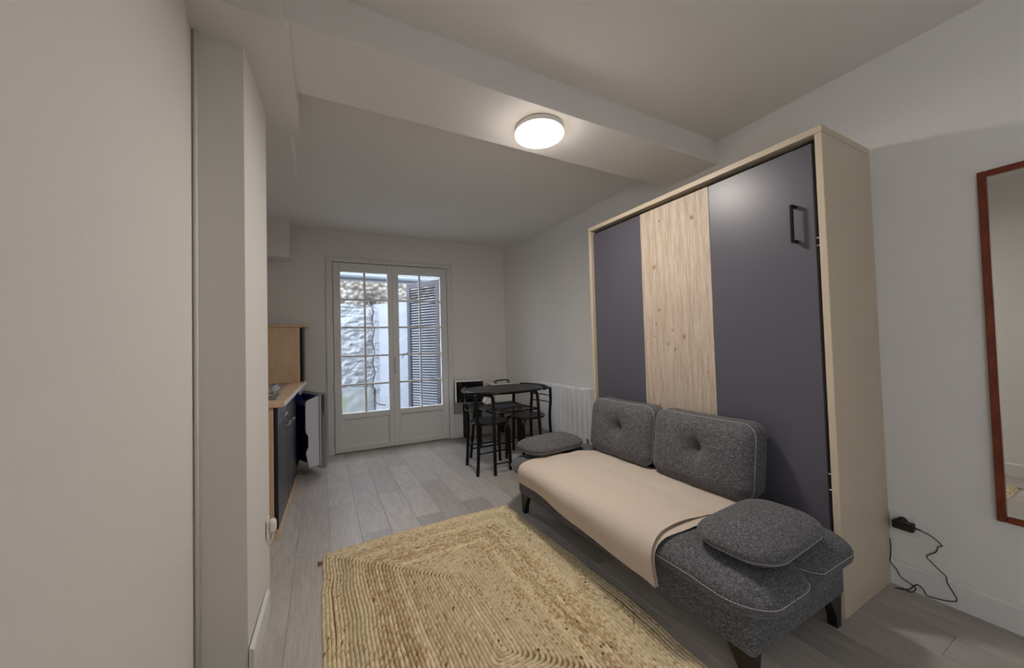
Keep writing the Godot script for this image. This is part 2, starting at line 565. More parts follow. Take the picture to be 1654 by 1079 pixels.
	baseboard(st, Vector3(WALL_X, 0, -2.34), Vector3(WALL_X, 0, -4.0), Vector3(-1, 0, 0), 0.11)
	baseboard(st, Vector3(2.464, 0, -4.0), Vector3(2.30, 0, -4.571), Vector3(-0.96, 0, 0.28), 0.11)
	struct("baseboard_radiator", st, M.trim, "white baseboard running below the radiator", "baseboard")
	st = S()
	var e := Vector3(cos(0.0458), 0, sin(0.0458))
	baseboard(st, FAR_AT + e * 1.415, FAR_AT + e * 2.17, Vector3(-e.z, 0, e.x), 0.10)
	struct("baseboard_far", st, M.trim, "white baseboard between French doors and far corner", "baseboard")
	st = S()
	baseboard(st, FAR_AT - e * 0.9, FAR_AT - e * 0.085, Vector3(-e.z, 0, e.x), 0.10)
	struct("baseboard_kitchen", st, M.trim, "short white baseboard between fridge and French doors", "baseboard")
	st = S()
	baseboard(st, Vector3(-0.251, 0, -1.69), Vector3(-0.238, 0, -2.06), Vector3(1, 0, 0.03), 0.105, 0.016)
	struct("baseboard_pillar", st, M.trim, "white moulded baseboard along the bright side of the pillar", "baseboard")
	st = S()
	baseboard(st, Vector3(-0.40, 0, 2.0), Vector3(-0.40, 0, -1.60), Vector3(1, 0, 0), 0.115)
	struct("baseboard_left", st, M.trim, "white baseboard along the close wall, seen in the mirror", "baseboard")

func corner_bead() -> void:
	var st := S(true)
	tube(st, [Vector3(-0.401, 0, -1.700), Vector3(-0.401, 1.2, -1.700), Vector3(-0.401, 2.42, -1.700)], 0.006, 10)
	struct("trim_2", st, M.wall, "thin upright bead where the close wall meets the pillar", "trim")

func baseboard(st: SurfaceTool, a: Vector3, b: Vector3, out: Vector3, h: float, t := 0.014) -> void:
	var d := (b - a).normalized()
	var n := (out - d * out.dot(d)).normalized()
	var prof := [Vector2(0, 0), Vector2(t, 0), Vector2(t, h - 0.012), Vector2(t * 0.75, h - 0.004), Vector2(t * 0.35, h), Vector2(0, h)]
	var mid := (a + b) * 0.5 + n * t * 0.4 + Vector3.UP * h * 0.5
	for i in prof.size():
		var p: Vector2 = prof[i]; var q: Vector2 = prof[(i + 1) % prof.size()]
		quad(st, a + n * p.x + Vector3.UP * p.y, b + n * p.x + Vector3.UP * p.y, b + n * q.x + Vector3.UP * q.y, a + n * q.x + Vector3.UP * q.y, mid)
	for i in range(1, prof.size() - 1):
		for c in [a, b]:
			tri(st, c + n * prof[0].x + Vector3.UP * prof[0].y, c + n * prof[i].x + Vector3.UP * prof[i].y, c + n * prof[i + 1].x + Vector3.UP * prof[i + 1].y, mid)

func build_floor() -> void:
	var st := S()
	span(st, Vector3(-1.0, -0.2, -4.95), Vector3(2.75, -0.009, 2.2), 0.001)
	var f := struct("floor", st, M.slab, "grey-beige oak plank floor of the whole room", "floor")
	var w := 0.183; var L := 1.22; var gap := 0.0008
	var shared := {}
	var row := 0
	var x := -0.88
	while x < WALL_X:
		var z := -4.95 + fmod(row * 0.47 + 0.13, 1.0) * L - L
		var x1 := minf(x + w, WALL_X + 0.02)
		while z < 2.0:
			var z0 := maxf(z, -4.93); var z1 := minf(z + L, 2.05)
			if z1 - z0 > 0.05 and not (x1 < -0.42 and z0 > -1.7):
				var key := "%.3f %.3f %d" % [x1 - x, z1 - z0, rng.randi() % 3]
				if not shared.has(key):
					uv_on = true
					uv_scale = Vector2(1.0 / w, 1.0 / L)
					uv_shift = Vector2(0.5, rng.randf())
					var b := S()
					box(b, Vector3(0, -0.0046, 0), Vector3(x1 - x - gap, 0.0092, z1 - z0 - gap), 0.0011)
					shared[key] = done(b)
					uv_on = false
				var p := put("plank", shared[key], M.planks[rng.randi() % M.planks.size()], f)
				p.position = Vector3((x + x1) * 0.5, 0, (z0 + z1) * 0.5)
				if rng.randf() < 0.5: p.rotation.y = PI
			z += L
		x += w
		row += 1

# ---------------------------------------------------------------- French doors
func frame_child(called: String, lo: Vector3, hi: Vector3, m: Material, parent: Node, b := 0.003) -> MeshInstance3D:
	return put(called, box_mesh(lo, hi, b), m, parent)

func build_far_door() -> void:
	# casing
	var st := S()
	span(st, Vector3(-0.075, 0, -0.02), Vector3(-0.005, 2.225, 0.022), 0.004)
	span(st, Vector3(1.338, 0, -0.02), Vector3(1.408, 2.225, 0.022), 0.004)
	span(st, Vector3(-0.075, 2.225, -0.02), Vector3(1.408, 2.272, 0.022), 0.004)
	span(st, Vector3(-0.085, 0, -0.01), Vector3(-0.072, 2.285, 0.012), 0.003)
	span(st, Vector3(1.405, 0, -0.01), Vector3(1.418, 2.285, 0.012), 0.003)
	span(st, Vector3(-0.085, 2.272, -0.01), Vector3(1.418, 2.285, 0.012), 0.003)
	span(st, Vector3(-0.045, 0, -0.20), Vector3(0.014, 2.24, -0.028), 0.003)
	span(st, Vector3(1.319, 0, -0.20), Vector3(1.385, 2.24, -0.028), 0.003)
	span(st, Vector3(-0.03, 2.203, -0.20), Vector3(1.37, 2.245, -0.028), 0.003)
	span(st, Vector3(-0.03, -0.01, -0.22), Vector3(1.37, 0.028, -0.028), 0.002)
	var fr := struct("trim_1", st, M.door_white, "white casing round the French doors", "door casing")
	fr.position = FAR_AT; fr.rotation.y = FAR_TURN
	var rows := [2.112, 1.785, 1.456, 1.118, 0.781, 0.455]
	for leaf in 2:
		var d := thing("door_%d" % (leaf + 1), ["French door leaf on the hinge side next to the kitchen, painted white", "French door leaf with the open shutter behind its panes"][leaf], "door", FAR_AT, FAR_TURN, "", "structure")
		var x0: float = [0.0, 0.670][leaf]; var x1: float = [0.664, 1.333][leaf]
		var g0: float = [0.075, 0.726][leaf]; var g1: float = [0.597, 1.248][leaf]
		st = S()
		span(st, Vector3(x0, 0.012, -0.025), Vector3(g0, 2.2166, 0.028), 0.004)
		span(st, Vector3(g1, 0.012, -0.025), Vector3(x1, 2.2166, 0.028), 0.004)
		span(st, Vector3(g0 - 0.002, 2.112, -0.024), Vector3(g1 + 0.002, 2.2166, 0.027), 0.003)
		span(st, Vector3(g0 - 0.002, 0.392, -0.024), Vector3(g1 + 0.002, 0.455, 0.027), 0.003)
		span(st, Vector3(g0 - 0.002, 0.012, -0.024), Vector3(g1 + 0.002, 0.066, 0.027), 0.003)
		obj("leaf_frame", st, M.door_white, d)
		# recessed bottom panel with a sloped moulding
		st = S()
		span(st, Vector3(g0, 0.066, -0.012), Vector3(g1, 0.392, 0.004), 0.002)
		for s in 4:
			var a := [Vector3(g0, 0.066, 0), Vector3(g1, 0.066, 0), Vector3(g1, 0.392, 0), Vector3(g0, 0.392, 0)]
			var p: Vector3 = a[s]; var q: Vector3 = a[(s + 1) % 4]
			var c := Vector3((g0 + g1) * 0.5, 0.229, 0)
			var pi := p + Vector3(signf(c.x - p.x), signf(c.y - p.y), 0) * 0.018; var qi := q + Vector3(signf(c.x - q.x), signf(c.y - q.y), 0) * 0.018
			quad(st, p + Vector3(0, 0, 0.020), q + Vector3(0, 0, 0.020), qi + Vector3(0, 0, 0.004), pi + Vector3(0, 0, 0.004), c - Vector3(0, 0, 1))
		obj("panel", st, M.door_white, d)
		# glazing bars: one upright, four across
		var gm := (g0 + g1) * 0.5
		frame_child("glazing_bar", Vector3(gm - 0.011, 0.455, -0.016), Vector3(gm + 0.011, 2.112, 0.016), M.door_white, d, 0.004)
		for r in range(1, 5): frame_child("glazing_bar", Vector3(g0, rows[r] - 0.011, -0.014), Vector3(g1, rows[r] + 0.011, 0.014), M.door_white, d, 0.004)
		for r in 5:
			for c in 2:
				var px0: float = [g0, gm + 0.008][c]; var px1: float = [gm - 0.008, g1][c]
				var pane := frame_child("pane", Vector3(-(px1 - px0) * 0.5, rows[r + 1] + 0.006, -0.002), Vector3((px1 - px0) * 0.5, rows[r] - 0.006, 0.002), M.glass, d, 0.0)
				pane.position = Vector3((px0 + px1) * 0.5, 0, 0)
				if leaf == 1: pane.rotation.y = 0.019
		var hx := [-0.004, 1.337]
		for y in ([0.156, 0.758, 1.58, 2.043] if leaf == 0 else [0.156, 0.81, 1.58, 2.043]):
			st = S(true)
			tube(st, [Vector3(hx[leaf], y - 0.05, 0.033), Vector3(hx[leaf], y, 0.033), Vector3(hx[leaf], y + 0.05, 0.033)], 0.008 if leaf == 0 else 0.004, 10)
			obj("hinge", st, M.hinge, d)
		if leaf == 1:
			st = S(true)
			var hy := 0.988
			tube(st, smooth_path([Vector3(0.668, hy + 0.09, 0.03), Vector3(0.668, hy + 0.085, 0.055), Vector3(0.668, hy, 0.058), Vector3(0.668, hy - 0.085, 0.055), Vector3(0.668, hy - 0.09, 0.03)], 0.02), 0.008, 8)
			obj("handle", st, M.steel, d)
			frame_child("astragal", Vector3(0.648, 0.012, 0.024), Vector3(0.688, 2.2166, 0.036), M.door_white, d, 0.004)

# ---------------------------------------------------------------- courtyard
func bumpy_wall(a: Vector3, b: Vector3, y0: float, y1: float, amp: float, n: FastNoiseLite, step: float, ridges := 0.0, colors = null) -> SurfaceTool:
	var st := S(true)
	var d := b - a
	var nx := int(d.length() / step); var ny := int((y1 - y0) / step)
	var out := Vector3(-d.z, 0, d.x).normalized()
	if out.z < 0: out = -out
	var back := -out * 0.22
	var pos := func(i: int, j: int) -> Vector3:
		var p := a + d * (float(i) / nx) + Vector3.UP * (y0 + (y1 - y0) * j / ny)
		var v := n.get_noise_3d(p.x, p.y, p.z)
		if ridges > 0.0: v += ridges * (1.0 - absf(n.get_noise_3d(p.x * 0.6 + 9.0, p.y * 1.7, p.z)) * 3.0)
		return p + out * (amp * v)
	for i in nx:
		for j in ny:
			var q := [pos.call(i, j), pos.call(i + 1, j), pos.call(i + 1, j + 1), pos.call(i, j + 1)]
			for t in [[0, 1, 2], [0, 2, 3]]:
				for k in (t if (q[1] - q[0]).cross(q[3] - q[0]).dot(out) < 0 else [t[0], t[2], t[1]]):
					if colors != null: st.set_color(colors.call(q[k]))
					st.add_vertex(q[k])
	# closed sides and back
	var A := a + Vector3.UP * y0; var B := b + Vector3.UP * y0; var C := b + Vector3.UP * y1; var D := a + Vector3.UP * y1
	var mid := (A + C) * 0.5 + back * 0.5
	if colors != null: st.set_color(colors.call(D))
	st.set_smooth_group(-1)
	quad(st, A + back, B + back, C + back, D + back, mid)
	quad(st, D, C, C + back, D + back, mid)
	quad(st, A, B, B + back, A + back, mid)
	quad(st, A, D, D + back, A + back, mid)
	quad(st, B, C, C + back, B + back, mid)
	return st

func build_courtyard() -> void:
	var yd := S()
	span(yd, Vector3(-2.2, -0.25, -8.0), Vector3(3.2, -0.03, -4.96), 0.002)
	struct("ground", yd, M.concrete, "pale concrete ground of the courtyard outside the doors", "ground")
	var nz := noise(12, 5.0, 5)
	tag(obj("courtyard_wall", bumpy_wall(Vector3(-1.6, 0, -6.5), Vector3(0.765, 0, -6.5), 0.54, 1.93, 0.055, nz, 0.014, 0.5), M.render_white), "rough white rendered courtyard wall seen through the kitchen-side door leaf", "wall", "", "structure")
	var moss := noise(31, 2.2, 4)
	var plinth_col := func(p: Vector3) -> Color:
		var g := clampf(moss.get_noise_3d(p.x * 1.3, p.y, 0.0) * 1.6 + 0.55 - absf(p.x - 0.30) * 2.2, 0.0, 1.0)
		return rgb(138, 143, 145).lerp(rgb(86, 106, 66), g * 0.75).srgb_to_linear()
	tag(obj("courtyard_plinth", bumpy_wall(Vector3(-1.6, 0, -6.44), Vector3(0.765, 0, -6.44), -0.05, 0.54, 0.02, nz, 0.03, 0.0, plinth_col), M.rubble), "smooth mossy foot of the rough courtyard wall", "wall", "", "structure")
	tag(obj("courtyard_side_wall", bumpy_wall(Vector3(0.765, 0, -6.5), Vector3(2.05, 0, -4.98), -0.05, 1.94, 0.012, nz, 0.05), M.render_smooth), "smooth pale courtyard wall running behind the shutter", "wall", "", "structure")
	var cell := noise(3, 13.0, 1, FastNoiseLite.TYPE_CELLULAR)
	cell.fractal_type = FastNoiseLite.FRACTAL_NONE
	cell.cellular_return_type = FastNoiseLite.RETURN_DISTANCE
	var tint := noise(40, 5.0, 3)
	var rub_col := func(p: Vector3) -> Color:
		var v := clampf(0.5 + tint.get_noise_3d(p.x, p.y, p.z) * 1.1, 0.0, 1.0)
		return rgb(100, 94, 85).lerp(rgb(152, 149, 144), v).srgb_to_linear()
	tag(obj("rubble_wall", bumpy_wall(Vector3(-1.8, 0, -6.62), Vector3(3.0, 0, -6.62), 1.90, 2.33, -0.13, cell, 0.014, 0.0, rub_col), M.rubble), "beige rubble stone wall on top of the courtyard wall", "wall", "", "structure")
	# gutter over the rubble wall
	var gt := thing("roof_gutter", "grey gutter and pale eave above the rubble wall outside", "gutter", Vector3(0, 0, -6.62))
	var st := S(true)
	tube(st, [Vector3(-1.9, 2.425, 0.06), Vector3(0.5, 2.42, 0.06), Vector3(3.0, 2.41, 0.06)], 0.045, 12)
	obj("gutter_tube", st, M.gutter, gt)
	st = S()
	box(st, Vector3.ZERO, Vector3(5.4, 0.03, 1.3), 0.003, Transform3D(Basis(Vector3.RIGHT, 0.62), Vector3(0.55, 2.83, -0.46)))
	obj("roof_slope", st, M.roof, gt)
	put("eave_board", box_mesh(Vector3(-1.9, 2.325, -0.25), Vector3(3.0, 2.405, 0.03), 0.003), M.gutter, gt)
	# dry vine in the corner
	var vine := thing("dry_vine", "bare dry vine climbing the corner of the courtyard walls", "vine", Vector3(0.755, 0, -6.405))
	st = S(true)
	var pth := [Vector3(0.16, 0.27, 0.18), Vector3(0.09, 0.28, 0.13), Vector3(0.035, 0.30, 0.05)]
	for k in 15:
		pth.append(Vector3(0.02 * sin(k * 1.9) + 0.012, 0.36 + k * 0.105, 0.012 * cos(k * 2.3) + 0.01))
	tube(st, smooth_path(pth, 0.03), 0.009, 6)
	obj("stem", st, M.twig, vine)
	st = S(true)
	for k in 60:
		var y := rng.randf_range(0.28, 1.88)
		var a := Vector3(0.012, y, 0.012)
		var dir := Vector3(rng.randf_range(-0.12, 0.1), rng.randf_range(-0.05, 0.09), rng.randf_range(0.0, 0.05))
		tube(st, [a, a + dir * 0.6 + Vector3(0, 0.012, 0), a + dir], 0.0036, 4)
	tag(obj("twigs", st, M.twig, vine), "", "", "", "stuff")
	var bush := thing("dry_shrub", "brown leafless shrub against the rubble wall outside", "shrub", Vector3(0.76, 1.93, -6.46))
	st = S(true)
	for k in 38:
		var a := Vector3(rng.randf_range(-0.13, 0.13), 0, rng.randf_range(-0.02, 0.04))
		var dir := Vector3(rng.randf_range(-0.14, 0.17), rng.randf_range(0.12, 0.36), rng.randf_range(-0.03, 0.08))
		tube(st, [a, a + dir * 0.5 + Vector3(rng.randf_range(-0.02, 0.02), 0.02, 0), a + dir], 0.0026, 4)
	tag(obj("twigs", st, M.twig, bush), "", "", "", "stuff")
	st = S(true)
	tube(st, [Vector3(0, -0.02, 0), Vector3(0.01, 0.08, 0.01), Vector3(0.03, 0.2, 0.01)], [0.008, 0.006, 0.003], 6)
	obj("stem", st, M.twig, bush)
	# louvred shutter, hinged at the far jamb and standing half open
	var sh := thing("louvre_shutter", "slate blue louvred shutter standing half open outside the doors", "shutter", Vector3(1.452, 0.20, -4.86), PI - deg_to_rad(-61.0))
	sh.rotation.y = PI - deg_to_rad(61.0)
	var W := 0.655; var H := 1.93
	st = S()
	span(st, Vector3(0, 0, -0.016), Vector3(0.075, H, 0.016), 0.003)
	obj("stile", st, M.shutter, sh)
	st = S()
	span(st, Vector3(W - 0.065, 0, -0.016), Vector3(W, H, 0.016), 0.003)
	obj("stile", st, M.shutter, sh)
	for y in [[0.0, 0.1], [H - 0.075, H]]:
		st = S()
		span(st, Vector3(0.073, y[0], -0.015), Vector3(W - 0.063, y[1], 0.015), 0.003)
		obj("rail", st, M.shutter, sh)
	var sl := S()
	box(sl, Vector3.ZERO, Vector3(W - 0.14, 0.034, 0.007), 0.002)
	var slat := done(sl)
	var yy := 0.125
	while yy < H - 0.085:
		var o := put("slat", slat, M.shutter, sh)
		o.position = Vector3(0.005 + W * 0.5, yy, 0)
		o.rotation.x = -0.98
		yy += 0.037
	st = S(true)
	tube(st, smooth_path([Vector3(W - 0.01, 0.93, -0.015), Vector3(W + 0.03, 0.90, -0.03), Vector3(W + 0.085, 0.865, -0.04)], 0.01), 0.006, 6)
	tube(st, smooth_path([Vector3(W + 0.085, 0.865, -0.04), Vector3(W + 0.1, 0.85, -0.03), Vector3(W + 0.085, 0.845, -0.035)], 0.01), 0.005, 6)
	obj("latch", st, M.black_metal, sh)
	for y in [0.25, 0.98, 1.7]:
		st = S()
		span(st, Vector3(-0.012, y, -0.02), Vector3(0.03, y + 0.05, 0.02), 0.003)
		obj("hinge", st, M.black_metal, sh)

# ---------------------------------------------------------------- fold-down bed cabinet
func build_bed_cabinet() -> void:
	var x0 := 1.967; var z1 := -0.7475; var z0 := -2.3315
	var c := thing("bed_cabinet", "tall fold-down bed cabinet, slate and pine front in a beige frame", "bed cabinet", Vector3(x0, 0, 0))
	var D := WALL_X - x0 - 0.001
	put("side_panel", box_mesh(Vector3(0, 0, z1 - 0.028), Vector3(D, 2.118, z1), 0.002), M.beige_board, c)
	put("side_panel", box_mesh(Vector3(0, 0, z0), Vector3(D, 2.118, z0 + 0.028), 0.002), M.beige_board, c)
	put("top_panel", box_mesh(Vector3(0, 2.119, z0), Vector3(D, 2.15, z1 + 0.001), 0.002), M.beige_board, c)
	put("bed_box", box_mesh(Vector3(0.05, 0.05, z0 + 0.03), Vector3(D - 0.02, 2.11, z1 - 0.03), 0.002), M.void, c)
	put("front_panel", box_mesh(Vector3(0.014, 0.07, -1.2905), Vector3(0.05, 2.09, -0.793), 0.002), M.slate_board, c)
	put("front_panel", box_mesh(Vector3(0.014, 0.07, -2.287), Vector3(0.05, 2.09, -1.7945), 0.002), M.slate_board, c)
	# pine middle panel with its own grain map
	var st := S()
	var a := Vector3(0.013, 0.07, -1.7935); var b := Vector3(0.05, 2.09, -1.2915)
	span(st, a + Vector3(0.001, 0, 0), b, 0.002)
	put("pine_panel", pine_board(Vector3(0.013, 0.07, -1.7935), Vector3(0.05, 2.09, -1.2915)), M.pine, c).set_meta("label", "knotty pine panel")
	# handle: flat bar on two arms
	st = S()
	span(st, Vector3(-0.030, 1.648, -0.872), Vector3(-0.020, 1.826, -0.859), 0.002)
	span(st, Vector3(-0.028, 1.648, -0.872), Vector3(0.015, 1.662, -0.858), 0.002)
	span(st, Vector3(-0.028, 1.812, -0.872), Vector3(0.015, 1.826, -0.858), 0.002)
	obj("handle", st, M.black_metal, c).set_meta("label", "black bar handle")
	# screw covers on the open side
	for p in [[0.478, 2.032], [0.470, 1.271], [0.480, 0.845], [0.068, 0.018]]:
		st = S(true)
		lathe(st, [Vector2(0.0, 0.0025), Vector2(0.006, 0.002), Vector2(0.0075, -0.001)], 12, Transform3D(Basis(Vector3.RIGHT, PI / 2), Vector3(p[0], p[1], z1)))
		obj("screw_cap", st, M.beige_board, c)
	# latch studs in the gap beside the front
	for p in [1.655, 1.62, 0.53, 0.60]:
		st = S(true)
		tube(st, [Vector3(0.02, p, -0.793), Vector3(0.02, p, -0.784), Vector3(0.02, p, -0.778)], 0.004, 8)
		obj("latch_stud", st, M.steel, c)
	st = S()
	span(st, Vector3(0.03, 0.0, z0 + 0.028), Vector3(0.05, 0.062, z1 - 0.028), 0.002)
	obj("base", st, M.beige_board, c)

func pine_board(lo: Vector3, hi: Vector3) -> ArrayMesh:
	var st := S()
	var c := (lo + hi) * 0.5
	var P := func(x: float, y: float, z: float) -> Vector3: return Vector3(x, y, z)
	var ring := [Vector2(lo.y, lo.z), Vector2(lo.y, hi.z), Vector2(hi.y, hi.z), Vector2(hi.y, lo.z)]
	var put_v := func(v: Vector3) -> void:
		st.set_uv(Vector2((v.z - lo.z) / (hi.z - lo.z), 1.0 - (v.y - lo.y) / (hi.y - lo.y)))
		st.add_vertex(v)
	var q := func(A: Vector3, B: Vector3, C: Vector3, D: Vector3) -> void:
		var order := [A, C, B, A, D, C] if (B - A).cross(C - A).dot(A - c) > 0 else [A, B, C, A, C, D]
		for v in order: put_v.call(v)
	q.call(Vector3(lo.x, lo.y, lo.z), Vector3(lo.x, lo.y, hi.z), Vector3(lo.x, hi.y, hi.z), Vector3(lo.x, hi.y, lo.z))
	q.call(Vector3(hi.x, lo.y, lo.z), Vector3(hi.x, lo.y, hi.z), Vector3(hi.x, hi.y, hi.z), Vector3(hi.x, hi.y, lo.z))
	for k in 4:
		var a: Vector2 = ring[k]; var b: Vector2 = ring[(k + 1) % 4]
		q.call(Vector3(lo.x, a.x, a.y), Vector3(lo.x, b.x, b.y), Vector3(hi.x, b.x, b.y), Vector3(hi.x, a.x, a.y))
	return done(st)

# ---------------------------------------------------------------- sofa
func plain(p: Vector3) -> Vector3: return p

func build_sofa() -> void:
	var s := thing("sofa", "low charcoal sofa with pale stitching and black flared legs", "sofa", Vector3(1.58, 0, -1.535))
	# base box
	var st := S(true)
	soft_box(st, Vector3(0.66, 0.15, 1.62), Vector3(0.02, 0.02, 0.02), func(p): return p + Vector3(0.005, 0.215, 0), 0.2)
	obj("base", st, M.fabric, s)
	# seat: front and rear upholstered halves that run the whole length
	for k in 2:
		var size: Vector3 = [Vector3(0.375, 0.145, 1.76), Vector3(0.35, 0.135, 1.72)][k]
		var rad: Vector3 = [Vector3(0.12, 0.062, 0.15), Vector3(0.06, 0.06, 0.12)][k]
		var at: Vector3 = [Vector3(-0.198, 0.331, 0), Vector3(0.170, 0.331, 0)][k]
		var warp := func(p: Vector3) -> Vector3:
			var q := p
			var cr := (1.0 - pow(absf(p.x) / (size.x * 0.5), 3.0)) * (1.0 - pow(absf(p.z) / (size.z * 0.5), 8.0))
			if p.y > 0: q.y += 0.010 * cr
			# the armrest flaps swell a little at the two ends
			if p.y < 0: q.x *= 0.96
			if k == 0 and p.x < 0:
				q.x -= 0.012 * sin(clampf((absf(p.z) - 0.62) / 0.2, 0.0, 1.0) * PI * 0.5)
			if p.y < 0 and k == 0 and p.x < 0: q.y += 0.012
			return q + at
		st = S(true)
		soft_box(st, size, rad, warp, 0.05)
		var o := obj("seat", st, M.fabric, s)
		var ring := soft_ring(size, rad + Vector3(0.0, 0.0, 0.0), 1, 0.012 if k == 0 else 0.008, warp)
		var mid := at
		var outw := []
		for p in ring: outw.append(p + (Vector3(p.x - mid.x, 0, p.z - mid.z)).normalized() * 0.0008)
		obj("stitching", stitches(outw), M.stitch, o)
	# flared black legs
	var prof := PackedVector2Array()
	prof.append(Vector2(-0.015, 0)); prof.append(Vector2(-0.03, 0.15)); prof.append(Vector2(0.073, 0.15))
	for k in 9:
		var t := k / 8.0
		prof.append(Vector2(0.055 * pow(1.0 - t, 2.6) + 0.018, 0.142 - 0.142 * pow(t, 0.75)))
	for k in 4:
		var zs: float = [1.0, 1.0, -1.0, -1.0][k]; var xs: float = [-1.0, 1.0, -1.0, 1.0][k]
		st = S()
		if xs < 0:
			extrude(st, prof, 0.034, Transform3D(Basis(Vector3(0, 0, -zs), Vector3.UP, Vector3(1, 0, 0)), Vector3(-0.292, 0, zs * 0.775)))
		else:
			extrude(st, prof, 0.034, Transform3D(Basis(Vector3(-1, 0, 0), Vector3.UP, Vector3(0, 0, 1)), Vector3(0.315, 0, zs * 0.775)))
		obj("leg", st, M.leg_wood, s)
	# back cushions, each with one tufted button
	for k in 2:
		var zc: float = [-1.885, -1.297][k]
		var ln: float = [0.57, 0.59][k]
		var c := thing("back_cushion", ["charcoal back cushion nearer the radiator, leaning on the bed cabinet", "charcoal back cushion nearer the mirror, leaning on the bed cabinet"][k], "cushion", Vector3(1.858, 0.425, zc), 0.0, "sofa back cushions")
		var size := Vector3(0.17, 0.365, ln); var rad := Vector3(0.05, 0.075, 0.075)
		var warp := func(p: Vector3) -> Vector3:
			var q := p
			var ey := p.y / (size.y * 0.5); var ez := p.z / (size.z * 0.5)
			if p.x < 0:
				q.x -= 0.022 * (1.0 - ey * ey) * (1.0 - ez * ez)
				var r2 := (p.y - 0.01) * (p.y - 0.01) + p.z * p.z
				q.x += 0.040 * exp(-r2 / 0.0013) + 0.030 * exp(-r2 / 0.008)
				q.x += 0.012 * exp(-p.z * p.z / 0.00018) * smoothstep(0.19, 0.02, absf(p.y))
			q.y += 0.012 * ez * ez * signf(p.y) * (0.3 if p.y < 0 else 0.6)
			# lean back: the foot stands forward of the top
			q.x += (q.y) * 0.15
			q.y += size.y * 0.5
			return q
		st = S(true)
		soft_box(st, size, rad, warp, 0.018)
		obj("cover", st, M.fabric, c)
		obj("stitching", stitches(soft_ring(size, rad, 0, -0.046, func(p): return warp.call(p) + Vector3(-0.0012, 0, 0)), 0.0013), M.stitch, c)
		st = S(true)
		lathe(st, [Vector2(0, 0.007), Vector2(0.007, 0.006), Vector2(0.012, 0.002), Vector2(0.013, -0.003)], 16, Transform3D(Basis(Vector3.BACK, PI / 2), Vector3(-0.034, 0.193, 0)))
		obj("button", st, M.fabric, c)
	# loose arm cushions lying flat
	for k in 2:
		var at: Vector3 = [Vector3(1.51, 0.413, -0.832), Vector3(1.50, 0.413, -2.285)][k]
		var c := thing("arm_cushion", ["flat rounded charcoal cushion lying on the sofa end nearest the mirror", "flat rounded charcoal cushion lying on the sofa end nearest the dining table"][k], "cushion", at, [0.06, 0.10][k], "flat arm cushions")
		var size := Vector3(0.50, 0.098, 0.31); var rad := Vector3(0.12, 0.048, 0.115)
		var warp := func(p: Vector3) -> Vector3:
			var q := p
			var ex := p.x / (size.x * 0.5); var ez := p.z / (size.z * 0.5)
			if p.y > 0: q.y += 0.016 * (1.0 - ex * ex) * (1.0 - ez * ez)
			else: q *= Vector3(0.97, 1, 0.97)
			q.y += 0.049
			return q
		st = S(true)
		soft_box(st, size, rad, warp, 0.03)
		obj("cover", st, M.fabric, c)
		var ring := []
		for p in soft_ring(size, rad, 1, -0.012, warp): ring.append(p + Vector3(p.x, 0, p.z).normalized() * 0.0008)
		obj("stitching", stitches(ring, 0.0013), M.stitch, c)
	build_throw()

